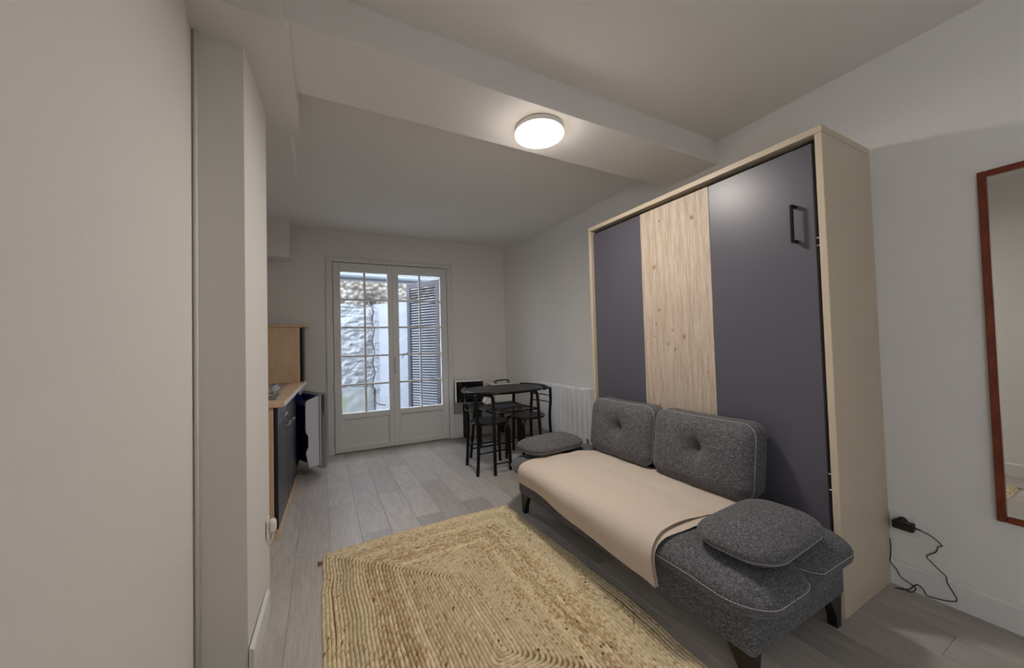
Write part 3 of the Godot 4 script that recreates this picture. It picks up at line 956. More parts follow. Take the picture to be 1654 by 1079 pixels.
# cloth with thickness over a profile line (x, y), spread along z
func build_throw() -> void:
	var th := thing("throw_blanket", "pale beige throw spread over the sofa seat, folded over the front edge", "throw blanket", Vector3(0, 0, 0))
	var prof := [Vector2(1.83, 0.407), Vector2(1.765, 0.409), Vector2(1.66, 0.4155), Vector2(1.575, 0.412), Vector2(1.50, 0.4175), Vector2(1.38, 0.4185), Vector2(1.29, 0.415), Vector2(1.235, 0.405), Vector2(1.199, 0.385), Vector2(1.180, 0.355), Vector2(1.175, 0.325), Vector2(1.176, 0.295), Vector2(1.179, 0.262), Vector2(1.182, 0.235)]
	var line := []
	var ctrl := []
	for p in prof: ctrl.append(Vector3(p.x, p.y, 0))
	line = smooth_path(ctrl, 0.016)
	var nz := noise(66, 3.5, 3)
	for layer in 2:
		var z0: float = [-2.165, -1.2][layer]; var z1: float = [-1.055, -1.05][layer]
		var rows := int((z1 - z0) / 0.02)
		var grid := []
		for i in line.size():
			var row := []
			var t: Vector3 = (line[mini(i + 1, line.size() - 1)] - line[maxi(i - 1, 0)]).normalized()
			var n := Vector3(t.y, -t.x, 0)
			if n.y < 0 and absf(n.y) > 0.2: n = -n
			if absf(n.y) <= 0.2 and n.x > 0: n = -n
			var along := float(i) / line.size()
			for j in rows + 1:
				var u := float(j) / rows
				var z := lerpf(z0 + 0.02 * sin(along * 5.0) + 0.07 * (1.0 - smoothstep(0.0, 0.25, along)), z1 + 0.012 * sin(along * 6.0 + 1.0) + (0.035 * smoothstep(0.2, 0.4, along) * smoothstep(0.82, 0.6, along) if layer == 1 else 0.0), u)
				var p: Vector3 = line[i] + Vector3(0, 0, z)
				if along > 0.5: p.y = 0.405 + (p.y - 0.405) * (0.70 + 0.34 * smoothstep(-2.2, -1.1, z)) if p.y < 0.405 else p.y
				var wv := nz.get_noise_2d(p.x * 1.5, z * 1.0) * 0.004
				if layer == 0:
					# a soft lift along the side that is turned up at the cushion
					wv += 0.007 + 0.010 * smoothstep(0.93, 1.0, u) * smoothstep(0.35, 0.65, along)
					if along > 0.8: wv += 0.004 * sin(z * 14.0) * (along - 0.8) * 5.0
				else: wv = 0.0035
				if along > 0.97: p.y += 0.004 * sin(z * 9.0)
				row.append([p + n * (wv + 0.0012), p + n * (wv - 0.0012)])
			grid.append(row)
		var st := S(true)
		for side in 2:
			for i in grid.size() - 1:
				for j in rows:
					var A: Vector3 = grid[i][j][side]; var B: Vector3 = grid[i + 1][j][side]; var C: Vector3 = grid[i + 1][j + 1][side]; var D: Vector3 = grid[i][j + 1][side]
					quad(st, A, B, C, D, grid[i][j][1 - side])
		st.set_smooth_group(-1)
		for i in grid.size() - 1:
			for j in [0, rows]:
				var inn: Vector3 = grid[i][1 if j == 0 else rows - 1][0]
				quad(st, grid[i][j][0], grid[i + 1][j][0], grid[i + 1][j][1], grid[i][j][1], inn)
		for j in rows:
			for i in [0, grid.size() - 1]:
				var inn: Vector3 = grid[1 if i == 0 else grid.size() - 2][j][0]
				quad(st, grid[i][j][0], grid[i][j + 1][0], grid[i][j + 1][1], grid[i][j][1], inn)
		obj(["upper_layer", "folded_under_layer"][layer], st, M.throw, th)

# ---------------------------------------------------------------- braided rug
func build_rug() -> void:
	var rug := thing("braided_rug", "rectangular braided jute rug in straw and brown beside the sofa", "rug", Vector3(0.618, 0.001, -1.592), 0.014)
	var W := 1.235; var L := 1.745
	var n := 39
	var step := W * 0.5 / n
	var wob := noise(90, 1.1, 2)
	var straw := [rgb(224, 207, 172), rgb(216, 198, 162), rgb(232, 216, 184), rgb(208, 189, 152)]
	var brown := [rgb(192, 160, 122), rgb(180, 144, 104), rgb(200, 170, 132)]
	for k in n:
		var off := (k + 0.5) * step
		var hx := W * 0.5 - off; var hz := L * 0.5 - off
		var rc := minf(0.035, hx * 0.5) if k < n - 2 else hx * 0.6
		# path
		var base := PackedVector2Array()
		for q in 4:
			var cx: float = [1, 1, -1, -1][q] * (hx - rc); var cz: float = [-1, 1, 1, -1][q] * (hz - rc)
			for a in 6:
				var ang: float = [-PI / 2, 0, PI / 2, PI][q] + a / 5.0 * PI / 2
				base.append(Vector2(cx + rc * cos(ang), cz + rc * sin(ang)))
		base.append(base[0])
		var per := 0.0
		for i in base.size() - 1: per += base[i].distance_to(base[i + 1])
		var m := int(per / 0.0042)
		var pts := PackedVector2Array()
		var seg := 0; var acc := 0.0
		for i in m:
			var d := per * i / m
			while seg < base.size() - 2 and acc + base[seg].distance_to(base[seg + 1]) < d:
				acc += base[seg].distance_to(base[seg + 1]); seg += 1
			pts.append(base[seg].lerp(base[seg + 1], clampf((d - acc) / maxf(1e-6, base[seg].distance_to(base[seg + 1])), 0, 1)))
		var rel := off / (W * 0.5)
		var mix_ := 0.05
		if rel > 0.33 and rel < 0.56: mix_ = 0.34
		elif rel > 0.62 and rel < 0.68: mix_ = 0.2
		elif rel > 0.1 and rel < 0.16: mix_ = 0.16
		mix_ = clampf(mix_ + rng.randf_range(-0.05, 0.10), 0.01, 0.6)
		var ring_tone := rng.randf_range(0.93, 1.05)
		var st := S(true)
		var hw := step * 0.50
		var us := [-1.0, -0.55, 0.0, 0.55, 1.0]
		var cols := []
		var pos := []
		var lump := {}
		for i in m:
			var p := pts[i]; var t := (pts[(i + 1) % m] - pts[(i + m - 1) % m]).normalized()
			var nn := Vector2(t.y, -t.x)
			var sway := wob.get_noise_2d(p.x * 2.0, p.y * 2.0) * 0.012 * (1.0 - rel * 0.5) + (0.006 * sin(p.y * 5.0) if k < 3 else 0.0)
			var row := []; var crow := []
			var s := per * i / m / 0.0135
			for j in 5:
				var u: float = us[j]
				var side := 0.0 if u < 0 else 0.5
				var ph := s + absf(u) * 0.62 + side
				var hgt := 0.0115 * sqrt(maxf(0.0, 1.0 - u * u * 0.93)) * (0.70 + 0.30 * absf(sin(PI * ph)))
				if absf(u) > 0.99: hgt = 0.0012
				var bx := p.x * (1.0 + 0.030 * (1.0 - pow(p.y * 2.0 / L, 2.0)) * (1.0 if p.x > 0 else 0.3))
				var bz := p.y * (1.0 + 0.024 * (1.0 - pow(p.x * 2.0 / W, 2.0)))
				row.append(Vector3(bx + nn.x * (hw * u) + sway, hgt, bz + nn.y * (hw * u) + sway * 0.6))
				var id := Vector2i(int(floor(ph)), int(side * 2))
				if not lump.has(id):
					var fleck := rng.randf() < 0.003
					var patch := clampf(mix_ + wob.get_noise_2d(p.x * 3.0 + 20.0, p.y * 3.0) * 0.12, 0.0, 0.7)
					var c: Color = brown[rng.randi() % 3] if rng.randf() < patch else straw[rng.randi() % 4]
					lump[id] = ((rgb(122, 88, 58) if fleck else c) * ring_tone).srgb_to_linear()
				crow.append(lump[id])
			pos.append(row); cols.append(crow)
		for i in m:
			var i2 := (i + 1) % m
			for j in 4:
				for v in [[i, j], [i2, j + 1], [i2, j], [i, j], [i, j + 1], [i2, j + 1]]:
					st.set_color(cols[v[0]][v[1]])
					st.add_vertex(pos[v[0]][v[1]])
		var o := done(st)
		# make the top face up
		put("braid", o, M.jute, rug)
	# backing so that no floor shows between the braids
	var bk := S()
	for v in [0]:
		box(bk, Vector3(0, 0.0012, 0), Vector3(W - 0.03, 0.0022, L - 0.03), 0.0005)
	var bm := mat(rgb(120, 98, 66), 0.95)
	obj("backing", bk, bm, rug)
	# loose ends at two corners
	for k in 2:
		var st := S(true)
		var c: Vector3 = [Vector3(-W * 0.5, 0.006, -L * 0.5 + 0.09), Vector3(-W * 0.5 + 0.01, 0.006, L * 0.5 - 0.01)][k]
		for q in 5:
			var a := c + Vector3(0.005, 0, q * 0.004)
			tube(st, [a, a + Vector3(-0.012, 0.002, 0.002 * (q - 2)), a + Vector3(-0.026, -0.002, 0.005 * (q - 2) + (0.01 if k == 1 else 0.0))], 0.0022, 5)
		obj("loose_end", st, mat(rgb(150, 108, 68), 0.95), rug)

# ---------------------------------------------------------------- kitchen
const K_AT := Vector3(-0.255, 0, -2.8)
const K_TURN := -0.04

func bar_handle(parent: Node, at: Vector3, length: float) -> void:
	var st := S()
	var h := length * 0.5
	span(st, at + Vector3(0.022, -0.006, -h), at + Vector3(0.030, 0.008, h), 0.002)
	span(st, at + Vector3(0, -0.004, -h), at + Vector3(0.026, 0.006, -h + 0.010), 0.002)
	span(st, at + Vector3(0, -0.004, h - 0.010), at + Vector3(0.026, 0.006, h), 0.002)
	obj("handle", st, M.handle_steel, parent)

func build_kitchen() -> void:
	var zs := [[0.0, -0.49], [-0.492, -1.085]]
	for k in 2:
		var a: float = zs[k][0]; var b: float = zs[k][1]
		var c := thing("base_cabinet", ["navy base cabinet with beech end panel nearest the pillar", "navy base cabinet between the beech end panel unit and the open fridge"][k], "cabinet", K_AT, K_TURN, "kitchen base cabinets")
		put("body", box_mesh(Vector3(-0.56, 0.062, b + 0.001), Vector3(-0.024, 0.841, a - (0.018 if k == 0 else 0.001)), 0.002), M.void, c)
		if k == 0: put("end_panel", box_mesh(Vector3(-0.57, 0.0, -0.017), Vector3(-0.024, 0.841, 0.001), 0.002), M.beech, c)
		put("plinth", box_mesh(Vector3(-0.03, 0.0, b + 0.001), Vector3(-0.002, 0.060, a - 0.018), 0.002), M.beech, c)
		var dr := put("drawer", box_mesh(Vector3(-0.020, 0.712, b + 0.002), Vector3(0.0, 0.838, a - 0.003), 0.002), M.navy_board, c)
		var dd := put("door", box_mesh(Vector3(-0.020, 0.066, b + 0.002), Vector3(0.0, 0.707, a - 0.003), 0.002), M.navy_board, c)
		if k == 0:
			bar_handle(dr, Vector3(0, 0.768, -0.20), 0.12)
			bar_handle(dd, Vector3(0, 0.668, -0.38), 0.12)
		else:
			bar_handle(dd, Vector3(0, 0.652, -0.66), 0.12)
	# worktop
	var w := thing("worktop", "beech worktop of the kitchen with a pale front edge", "worktop", K_AT, K_TURN)
	put("slab", box_mesh(Vector3(-0.60, 0.843, -1.80), Vector3(0.038, 0.874, 0.012), 0.004), M.beech, w)
	put("edge_strip", box_mesh(Vector3(0.0382, 0.846, -1.80), Vector3(0.041, 0.871, 0.008), 0.001), M.plastic_white, w)
	# fridge under the worktop, door open
	var f := thing("small_fridge", "small under-counter fridge with its door standing open", "fridge", K_AT, K_TURN)
	var st := S()
	span(st, Vector3(-0.55, 0.06, -1.60), Vector3(-0.02, 0.085, -1.10), 0.003)
	span(st, Vector3(-0.55, 0.80, -1.60), Vector3(-0.02, 0.835, -1.10), 0.003)
	span(st, Vector3(-0.55, 0.06, -1.60), Vector3(-0.02, 0.835, -1.575), 0.003)
	span(st, Vector3(-0.55, 0.06, -1.125), Vector3(-0.02, 0.835, -1.10), 0.003)
	span(st, Vector3(-0.56, 0.06, -1.60), Vector3(-0.53, 0.835, -1.10), 0.003)
	obj("body", st, M.blue_film, f)
	put("shelf", box_mesh(Vector3(-0.52, 0.40, -1.57), Vector3(-0.06, 0.408, -1.13), 0.002), M.fridge_white, f)
	put("freezer_flap", box_mesh(Vector3(-0.10, 0.62, -1.57), Vector3(-0.085, 0.79, -1.13), 0.003), M.fridge_white, f)
	for q in [[-0.1, -1.15], [-0.1, -1.55], [-0.5, -1.15], [-0.5, -1.55]]:
		st = S(true)
		lathe(st, [Vector2(0, 0.065), Vector2(0.02, 0.065), Vector2(0.022, 0.0), Vector2(0, 0)], 12, Transform3D(Basis.IDENTITY, Vector3(q[0], 0, q[1])))
		obj("foot", st, M.black, f)
	# the door: local frame at the hinge, x along the door, z towards its inner face
	var dn := MeshInstance3D.new()
	dn.name = "door"
	dn.mesh = box_mesh(Vector3(0, 0, -0.045), Vector3(0.412, 0.725, 0.0), 0.004)
	dn.material_override = M.fridge_grey
	f.add_child(dn, true)
	var ang := atan2(0.187, 0.36)
	dn.transform = Transform3D(Basis(Vector3(sin(ang), 0, cos(ang)), Vector3.UP, Vector3(-cos(ang), 0, sin(ang))), Vector3(0.012, 0.06, -1.575))
	put("gasket", box_mesh(Vector3(0.008, 0.008, 0.0), Vector3(0.404, 0.717, 0.010), 0.003), M.fridge_white, dn)
	put("inner_lining", box_mesh(Vector3(0.03, 0.03, 0.010), Vector3(0.37, 0.70, 0.022), 0.003), M.blue_film, dn)
	# lining rim: a curved plate at the free edge, plain plate at the hinge side, two shelves between
	st = S()
	var rim := PackedVector2Array([Vector2(0.0, 0.03), Vector2(0.095, 0.03), Vector2(0.100, 0.055), Vector2(0.12, 0.175), Vector2(0.115, 0.19), Vector2(0.098, 0.225), Vector2(0.098, 0.33), Vector2(0.118, 0.36), Vector2(0.122, 0.40), Vector2(0.120, 0.64), Vector2(0.105, 0.665), Vector2(0.0, 0.70)])
	extrude(st, rim, 0.014, Transform3D(Basis(Vector3(0, 0, 1), Vector3.UP, Vector3(-1, 0, 0)), Vector3(0.375, 0, 0.012)))
	obj("lining_rim", st, M.fridge_white, dn)
	st = S()
	extrude(st, rim, 0.012, Transform3D(Basis(Vector3(0, 0, 1), Vector3.UP, Vector3(-1, 0, 0)), Vector3(0.04, 0, 0.012)))
	obj("lining_rim", st, M.blue_film, dn)
	for y in [0.06, 0.30, 0.60]:
		st = S()
		span(st, Vector3(0.045, y, 0.02), Vector3(0.37, y + 0.008, 0.09), 0.002)
		span(st, Vector3(0.045, y, 0.085), Vector3(0.37, y + 0.055, 0.092), 0.002)
		obj("door_shelf", st, M.blue_film, dn)
	st = S()
	span(st, Vector3(0.440, 0.53, -0.040), Vector3(0.450, 0.72, -0.008), 0.003)
	span(st, Vector3(0.411, 0.53, -0.038), Vector3(0.446, 0.548, -0.010), 0.003)
	span(st, Vector3(0.411, 0.702, -0.038), Vector3(0.446, 0.72, -0.010), 0.003)
	obj("handle", st, M.handle_steel, dn)
	put("handle_recess", box_mesh(Vector3(0.4125, 0.552, -0.034), Vector3(0.416, 0.698, -0.014), 0.001), M.black, dn)
	# upright hutch at the wall end of the worktop
	var h := thing("counter_hutch", "beech counter cupboard with black door standing at the worktop end", "cupboard", K_AT, K_TURN)
	put("side_panel", box_mesh(Vector3(-0.58, 0.8745, -1.605), Vector3(-0.006, 1.445, -1.585), 0.002), M.beech, h)
	put("body", box_mesh(Vector3(-0.58, 0.8745, -1.80), Vector3(-0.010, 1.445, -1.606), 0.002), M.void, h)
	put("door", box_mesh(Vector3(0.006, 0.88, -1.80), Vector3(0.026, 1.44, -1.588), 0.002), M.navy_board, h)
	st = S(true)
	soft_box(st, Vector3(0.68, 0.032, 0.25), Vector3(0.015, 0.015, 0.015), func(p): return p + Vector3(-0.268, 1.462, -1.69), 0.2)
	obj("top_board", st, M.beech, h)
	# inset sink with drainer, and the wire basket in front of it
	var sk := thing("inset_sink", "shallow stainless sink set into the beech worktop", "sink", K_AT, K_TURN)
	st = S()
	var top := 0.8745
	span(st, Vector3(-0.52, top, -1.50), Vector3(-0.085, top + 0.006, -1.47), 0.002)
	span(st, Vector3(-0.52, top, -0.63), Vector3(-0.085, top + 0.006, -0.60), 0.002)
	span(st, Vector3(-0.115, top, -1.50), Vector3(-0.085, top + 0.006, -0.60), 0.002)
	span(st, Vector3(-0.52, top, -1.50), Vector3(-0.49, top + 0.006, -0.60), 0.002)
	obj("rim", st, M.steel, sk)
	put("basin", box_mesh(Vector3(-0.49, top, -1.47), Vector3(-0.115, top + 0.002, -0.63), 0.001), M.steel, sk)
	for k in 5: put("drainer_rib", box_mesh(Vector3(-0.46 + k * 0.07, top + 0.002, -0.98), Vector3(-0.445 + k * 0.07, top + 0.005, -0.66), 0.001), M.steel, sk)
	var bs := thing("wire_basket", "small grey wire basket on the worktop beside the sink", "basket", K_AT, K_TURN)
	put("tray", box_mesh(Vector3(-0.30, top, -0.50), Vector3(-0.03, top + 0.008, -0.17), 0.003), M.fridge_grey, bs)
	for k in 6:
		st = S(true)
		var zz := -0.455 + k * 0.05
		tube(st, smooth_path([Vector3(-0.06, top + 0.008, zz), Vector3(-0.06, top + 0.075, zz), Vector3(-0.27, top + 0.075, zz), Vector3(-0.27, top + 0.008, zz)], 0.02), 0.0045, 6)
		obj("wire", st, M.steel, bs)
	for y in [0.03, 0.055, 0.078]:
		st = S(true)
		tube(st, [Vector3(-0.06, top + y, -0.46), Vector3(-0.06, top + y, -0.33), Vector3(-0.06, top + y, -0.20)], 0.0045, 6)
		tube(st, [Vector3(-0.06, top + y, -0.20), Vector3(-0.16, top + y, -0.20), Vector3(-0.27, top + y, -0.20)], 0.0045, 6)
		obj("wire", st, M.steel, bs)

# ---------------------------------------------------------------- bistro set
func build_bistro() -> void:
	var C := Vector3(1.685, 0, -3.40)
	var t := thing("bistro_table", "small oval black dining table with wire shelf on tube legs", "table", C)
	var a := 0.405; var b := 0.305
	var st := S()
	var o := PackedVector2Array()
	for k in 48:
		var q := TAU * k / 48
		o.append(Vector2(a * signf(cos(q)) * pow(absf(cos(q)), 0.85), b * signf(sin(q)) * pow(absf(sin(q)), 0.85)))
	upright(st, o, 0.735, 0.757)
	obj("tabletop", st, M.table_black, t)
	st = S(true)
	var rim := []
	for p in o: rim.append(Vector3(p.x, 0.745, p.y))
	tube(st, rim, 0.0125, 8, true)
	obj("rim", st, M.black_metal, t)
	var feet := [Vector3(1.411, 0, -3.079), Vector3(1.905, 0, -3.04), Vector3(1.93, 0, -3.70), Vector3(1.41, 0, -3.70)]
	var tops := [Vector3(1.455, 0.735, -3.19), Vector3(1.955, 0.735, -3.19), Vector3(1.90, 0.735, -3.60), Vector3(1.45, 0.735, -3.60)]
	for k in 4:
		var f: Vector3 = feet[k] - C; var u: Vector3 = tops[k] - C
		st = S(true)
		tube(st, smooth_path([f, f.lerp(u, 0.5), f.lerp(u, 0.88), f.lerp(u, 0.965) + Vector3(-0.012, 0, 0), u + Vector3(-0.05, -0.004, 0), u + Vector3(-0.11, 0.0, 0)], 0.03), 0.0158, 10)
		obj("leg", st, M.black_metal, t)
	for y in [0.10, 0.55]:
		for pr in [[0, 1], [3, 2], [0, 3], [1, 2]]:
			if y < 0.2 and pr[0] + pr[1] == 3: continue
			var u := Vector3(feet[pr[0]]).lerp(tops[pr[0]], y / 0.735) - C; var v := Vector3(feet[pr[1]]).lerp(tops[pr[1]], y / 0.735) - C
			st = S(true)
			tube(st, [u, (u + v) * 0.5, v], 0.0085, 8)
			obj("stretcher", st, M.black_metal, t)
	for k in 12:
		st = S(true)
		var x := -0.235 + k * 0.0415
		tube(st, [Vector3(x, 0.556, -0.225), Vector3(x, 0.556, 0.0), Vector3(x, 0.556, 0.235)], 0.0062, 8)
		obj("shelf_wire", st, M.shelf_metal, t)
	# two chairs tucked into the ends of the table
	for k in 2:
		var s: float = [1.0, -1.0][k]
		var org := Vector3([1.458, 1.91][k], 0, [-3.315, -3.33][k])
		var c := thing("bistro_chair", ["black tube-framed chair tucked under the table end nearest the French doors", "black tube-framed chair tucked under the table end nearest the radiator"][k], "chair", org, 0.0, "bistro chairs")
		var back := [Vector3(-0.182 * s, 0, 0.166), Vector3(-0.153 * s, 0, -0.184)]
		var front := [Vector3(0.148 * s, 0, 0.165), Vector3(0.184 * s, 0, -0.141)]
		st = S()
		var so := PackedVector2Array()
		for q in 36:
			var g := TAU * q / 36
			so.append(Vector2(0.178 * cos(g), 0.178 * sin(g)))
		upright(st, so, 0.448, 0.466)
		obj("seat", st, M.table_black, c)
		st = S(true)
		var ri := []
		for p in so: ri.append(Vector3(p.x, 0.457, p.y))
		tube(st, ri, 0.010, 8, true)
		obj("seat_rim", st, M.black_metal, c)
		for j in 2:
			# back leg and post in one bent tube
			st = S(true)
			var f: Vector3 = back[j]
			tube(st, smooth_path([f + Vector3(-0.012 * s, 0, 0), f + Vector3(0, 0.22, 0), f + Vector3(0.004 * s, 0.45, -f.z * 0.05), f + Vector3(-0.012 * s, 0.62, -f.z * 0.05), f + Vector3(-0.012 * s, 0.752, -f.z * 0.06)], 0.04), 0.0158, 10)
			obj("leg", st, M.black_metal, c)
			st = S(true)
			f = front[j]
			tube(st, smooth_path([f, f + Vector3(-0.006 * s, 0.2, 0), f + Vector3(-0.012 * s, 0.40, -f.z * 0.03), f + Vector3(-0.03 * s, 0.436, -f.z * 0.1), f + Vector3(-0.075 * s, 0.444, -f.z * 0.45)], 0.025), 0.0158, 10)
			obj("leg", st, M.black_metal, c)
		# curved top rail wrapping the table end, and two wire rails
		st = S(true)
		var arc := []
		for q in [[-0.30, 0.288], [-0.395, 0.225], [-0.434, 0.10], [-0.438, -0.02], [-0.415, -0.13], [-0.335, -0.262]]:
			arc.append(C + Vector3(q[0] * s, 0.752, q[1]) - org)
		arc = smooth_path(arc, 0.025)
		tube(st, arc, 0.0145, 10)
		obj("top_rail", st, M.black_metal, c)
		for y in [0.585, 0.655]:
			st = S(true)
			var wires := []
			for q in 9:
				var v := q / 8.0
				var p := Vector3(back[0]).lerp(back[1], v)
				wires.append(Vector3(p.x - (0.012 + 0.05 * sin(v * PI)) * s, y, p.z * 0.95))
			tube(st, wires, 0.006, 8)
			obj("back_rail", st, M.black_metal, c)
		for j in 2:
			st = S(true)
			var u: Vector3 = back[j] + Vector3(0, 0.20, 0); var v: Vector3 = front[j] + Vector3(0, 0.20, 0)
			tube(st, [u, (u + v) * 0.5, v], 0.0075, 8)
			obj("stretcher", st, M.black_metal, c)

# ---------------------------------------------------------------- low table with microwave
func build_side_desk() -> void:
	var d := thing("low_side_table", "low square black side table against the end wall", "side table", Vector3(1.925, 0, -4.285), FAR_TURN)
	put("tabletop", box_mesh(Vector3(-0.29, 0.42, -0.29), Vector3(0.29, 0.468, 0.305), 0.003), M.desk_black, d)
	for p in [Vector2(-0.265, -0.265), Vector2(0.265, -0.265), Vector2(-0.265, 0.28), Vector2(0.265, 0.28)]:
		put("leg", box_mesh(Vector3(p.x - 0.024, 0, p.y - 0.024), Vector3(p.x + 0.024, 0.42, p.y + 0.024), 0.002), M.desk_black, d)
	var m := thing("microwave", "microwave with black glass front and white frame on the low table", "microwave", Vector3(1.652, 0.468, -4.312), -0.26)
	put("body", box_mesh(Vector3(-0.172, 0.018, -0.235), Vector3(0.172, 0.288, -0.012), 0.004), M.plastic_white, m)
	put("front_frame", box_mesh(Vector3(-0.176, 0.016, -0.012), Vector3(0.176, 0.290, 0.0), 0.003), M.plastic_white, m)
	put("door", box_mesh(Vector3(-0.168, 0.024, -0.004), Vector3(0.168, 0.284, 0.008), 0.002), M.black_glass, m)
	put("door_window", box_mesh(Vector3(-0.13, 0.07, 0.0075), Vector3(0.06, 0.235, 0.0095), 0.001), M.void, m)
	var st := S()
	span(st, Vector3(0.10, 0.06, 0.008), Vector3(0.112, 0.25, 0.022), 0.003)
	obj("handle", st, M.black, m)
	for p in [Vector2(-0.12, -0.03), Vector2(0.15, -0.03), Vector2(-0.12, -0.2), Vector2(0.15, -0.2)]:
		st = S(true)
		lathe(st, [Vector2(0, 0.02), Vector2(0.012, 0.02), Vector2(0.012, 0.0), Vector2(0, 0)], 10, Transform3D(Basis.IDENTITY, Vector3(p.x, 0, p.y)))
		obj("foot", st, M.black, m)
	# white counter appliance with a wire handle on top
	var w := thing("white_cool_box", "rounded white box with black handle beside the microwave", "box", Vector3(2.055, 0.468, -4.25), FAR_TURN)
	st = S(true)
	soft_box(st, Vector3(0.25, 0.205, 0.32), Vector3(0.03, 0.03, 0.03), func(p): return p + Vector3(0.005, 0.1025, -0.05), 0.06)
	obj("body", st, M.plastic_white, w)
	st = S(true)
	soft_box(st, Vector3(0.255, 0.032, 0.325), Vector3(0.014, 0.014, 0.014), func(p): return p + Vector3(0.005, 0.222, -0.05), 0.06)
	obj("lid", st, M.plastic_white, w)
	st = S(true)
	tube(st, smooth_path([Vector3(-0.075, 0.235, 0.03), Vector3(-0.085, 0.268, 0.03), Vector3(0.0, 0.28, 0.03), Vector3(0.095, 0.276, 0.03), Vector3(0.10, 0.238, 0.03)], 0.012), 0.007, 8)
	tube(st, smooth_path([Vector3(-0.075, 0.235, -0.02), Vector3(-0.085, 0.268, -0.02), Vector3(0.0, 0.28, -0.02), Vector3(0.095, 0.276, -0.02), Vector3(0.10, 0.238, -0.02)], 0.012), 0.005, 8)
	obj("handle", st, M.black, w)
	# crumpled bag between them
	st = S(true)
	var nz := noise(77, 9.0, 3)
	soft_box(st, Vector3(0.13, 0.085, 0.10), Vector3(0.04, 0.04, 0.04), func(p): return p * (1.0 + 0.5 * nz.get_noise_3d(p.x * 1.5, p.y * 1.5, p.z * 1.5)) + Vector3(0, 0.042, 0), 0.012)
	var bag := obj("crumpled_bag", st, M.paper)
	bag.position = Vector3(1.80, 0.478, -4.09)
	tag(bag, "crumpled white bag lying on the low black table", "bag")

# ---------------------------------------------------------------- radiator
func build_radiator() -> void:
	var r := thing("electric_radiator", "white finned electric radiator on the wall behind the dining set", "radiator", Vector3(WALL_X, 0, 0))
	var z := -3.88
	for k in 11:
		var st := S(true)
		soft_box(st, Vector3(0.075, 0.575, 0.083), Vector3(0.018, 0.03, 0.012), func(p): return p + Vector3(-0.058, 0.452, z + 0.0425), 0.2)
		st.set_smooth_group(-1)
		obj("fin", st, M.radiator, r)
		z += 0.085
	put("end_cap", box_mesh(Vector3(-0.10, 0.165, z), Vector3(-0.02, 0.742, z + 0.075), 0.010), M.radiator, r)
	put("control", box_mesh(Vector3(-0.106, 0.185, z + 0.015), Vector3(-0.098, 0.235, z + 0.06), 0.002), M.fridge_grey, r)
	put("bracket", box_mesh(Vector3(-0.03, 0.25, -3.8), Vector3(-0.004, 0.65, -3.0), 0.003), M.radiator, r)

# ---------------------------------------------------------------- mirror
func build_mirror() -> void:
	var m := thing("framed_mirror", "tall mirror in a thin reddish wood frame on the right wall", "mirror", Vector3(WALL_X, 0.4391, 0))
	m.rotation.z = -0.009
	var z0 := -0.4147; var z1 := 0.12; var H := 1.44; var t := 0.024
	put("frame_stile", box_mesh(Vector3(-0.032, 0, z0), Vector3(-0.002, H, z0 + t), 0.003), M.redwood, m)
	put("frame_stile", box_mesh(Vector3(-0.032, 0, z1 - t), Vector3(-0.002, H, z1), 0.003), M.redwood, m)
	put("frame_rail", box_mesh(Vector3(-0.0315, 0, z0 + t), Vector3(-0.002, t, z1 - t), 0.003), M.redwood, m)
	put("frame_rail", box_mesh(Vector3(-0.0315, H - t, z0 + t), Vector3(-0.002, H, z1 - t), 0.003), M.redwood, m)
	put("glass", box_mesh(Vector3(-0.020, t - 0.004, z0 + t - 0.004), Vector3(-0.012, H - t + 0.004, z1 - t + 0.004), 0.0), M.mirror, m)

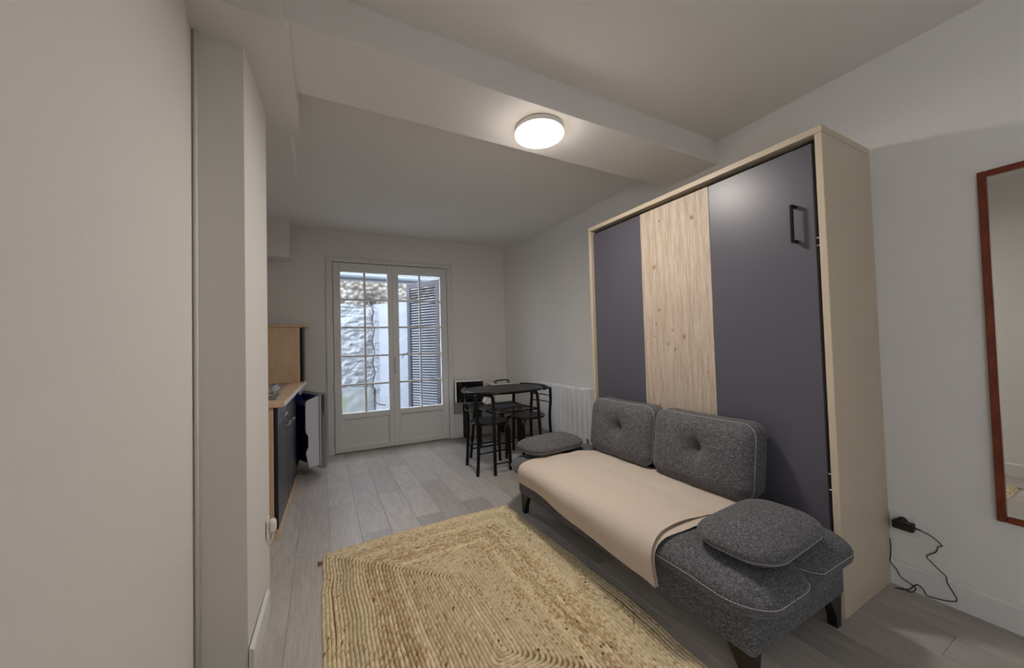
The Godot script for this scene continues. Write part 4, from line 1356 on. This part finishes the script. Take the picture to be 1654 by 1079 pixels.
# ---------------------------------------------------------------- sockets, adapter, cables
func build_sockets() -> void:
	var s := thing("wall_socket", "white double wall socket low beside the bed cabinet", "socket", Vector3(WALL_X, 0.30, -0.70))
	put("plate", box_mesh(Vector3(-0.010, -0.046, -0.044), Vector3(0, 0.046, 0.048), 0.003), M.plastic_white, s)
	var a := thing("power_adapter", "black power adapter plugged into the socket by the bed cabinet", "adapter", Vector3(WALL_X - 0.010, 0.306, -0.69))
	put("body", box_mesh(Vector3(-0.042, -0.020, -0.034), Vector3(-0.004, 0.017, 0.038), 0.004), M.plastic_black, a)
	var st := S(true)
	lathe(st, [Vector2(0, 0.006), Vector2(0.017, 0.004), Vector2(0.019, -0.03), Vector2(0.0, -0.03)], 16, Transform3D(Basis(Vector3.BACK, PI / 2), Vector3(-0.022, 0.012, -0.006)))
	obj("plug", st, M.plastic_black, a)
	var c := [[0.306, -0.653], [0.304, -0.639], [0.297, -0.609], [0.281, -0.589], [0.256, -0.573], [0.248, -0.586], [0.221, -0.593], [0.189, -0.622], [0.168, -0.606], [0.145, -0.585], [0.129, -0.566], [0.1, -0.562], [0.046, -0.538], [0.031, -0.547], [0.02, -0.57], [0.013, -0.596], [0.009, -0.629], [0.026, -0.636], [0.041, -0.657]]
	var pts := []
	for q in c: pts.append(Vector3(WALL_X - 0.018 if q[0] < 0.2 else WALL_X - 0.012 - 0.02 * smoothstep(0.25, 0.306, q[0]), q[0], q[1]))
	pts.append(Vector3(2.436, 0.006, -0.685)); pts.append(Vector3(2.414, 0.003, -0.712))
	st = S(true)
	tube(st, smooth_path(pts, 0.008), 0.0022, 6)
	tube(st, [Vector3(2.432, 0.306, -0.655), Vector3(2.432, 0.306, -0.645), Vector3(2.433, 0.305, -0.632)], [0.004, 0.0035, 0.0026], 6)
	tag(obj("adapter_cord", st, M.plastic_black), "thin black cord hanging from the adapter to the floor", "cord")
	c = [[0.217, -0.742], [0.167, -0.741], [0.124, -0.744], [0.103, -0.7455], [0.077, -0.725], [0.048, -0.712], [0.032, -0.678], [0.022, -0.662]]
	pts = []
	for q in c: pts.append(Vector3(WALL_X - 0.018, q[0], q[1]))
	pts.append(Vector3(2.425, 0.004, -0.672)); pts.append(Vector3(2.43, 0.003, -0.70)); pts.append(Vector3(2.405, 0.003, -0.722))
	st = S(true)
	tube(st, smooth_path(pts, 0.008), 0.0022, 6)
	tag(obj("cabinet_cord", st, M.plastic_black), "thin black cord coming from behind the bed cabinet", "cord")
	# socket with a plug on the pillar side, near its far edge
	var p := thing("pillar_socket", "white socket and plug sticking out low on the pillar side", "socket", Vector3(-0.239, 0.374, -2.10), 0.043)
	put("plate", box_mesh(Vector3(0, -0.04, -0.04), Vector3(0.009, 0.04, 0.04), 0.003), M.plastic_white, p)
	st = S(true)
	soft_box(st, Vector3(0.032, 0.062, 0.045), Vector3(0.013, 0.02, 0.016), func(q): return q + Vector3(0.0235, 0.004, 0), 0.02)
	obj("plug", st, M.plastic_white, p)
	st = S(true)
	tube(st, smooth_path([Vector3(0.025, -0.024, 0), Vector3(0.02, -0.06, 0.0), Vector3(0.008, -0.085, 0.0)], 0.02), 0.005, 8)
	obj("flex", st, M.plastic_white, p)
	# socket on the end wall behind the dining set
	var e := thing("wall_socket", "white wall socket with a plug low behind the dining chairs", "socket", Vector3(2.20, 0.23, far_z(2.20)), FAR_TURN)
	put("plate", box_mesh(Vector3(-0.04, -0.04, 0), Vector3(0.04, 0.04, 0.009), 0.003), M.plastic_white, e)
	st = S(true)
	lathe(st, [Vector2(0, 0.04), Vector2(0.015, 0.038), Vector2(0.02, 0.008)], 16, Transform3D(Basis(Vector3.RIGHT, PI / 2), Vector3.ZERO))
	obj("plug", st, M.plastic_white, e)

# ---------------------------------------------------------------- ceiling lamp
func build_lamp() -> void:
	var at := Vector3(1.103, 2.428, -1.697)
	var l := thing("ceiling_lamp", "round white flush ceiling lamp shining under the beam", "ceiling lamp", at)
	var st := S(true)
	lathe(st, [Vector2(0.0, -0.0005), Vector2(0.130, -0.0005), Vector2(0.134, -0.005), Vector2(0.136, -0.026), Vector2(0.136, -0.032), Vector2(0.132, -0.034), Vector2(0.0, -0.038)], 64)
	obj("housing", st, M.lamp_rim, l)
	st = S(true)
	lathe(st, [Vector2(0.1365, -0.0345), Vector2(0.1385, -0.038), Vector2(0.136, -0.044), Vector2(0.10, -0.049), Vector2(0.0, -0.051)], 64)
	obj("diffuser", st, M.lamp, l)
	var a := OmniLight3D.new()
	a.name = "lamp_glow"
	a.light_size = 0.10
	a.light_energy = 0.035
	a.light_color = Color(1.0, 0.972, 0.94)
	a.omni_range = 12.0
	a.omni_attenuation = 2.0
	a.shadow_enabled = true
	a.position = Vector3(0, -0.085, 0)
	l.add_child(a)
	var d := AreaLight3D.new()
	d.name = "lamp_face"
	d.area_size = Vector2(0.24, 0.24)
	d.light_energy = 0.62
	d.light_color = a.light_color
	d.shadow_enabled = true
	d.rotation.x = -PI / 2
	d.position = Vector3(0, -0.056, 0)
	l.add_child(d)
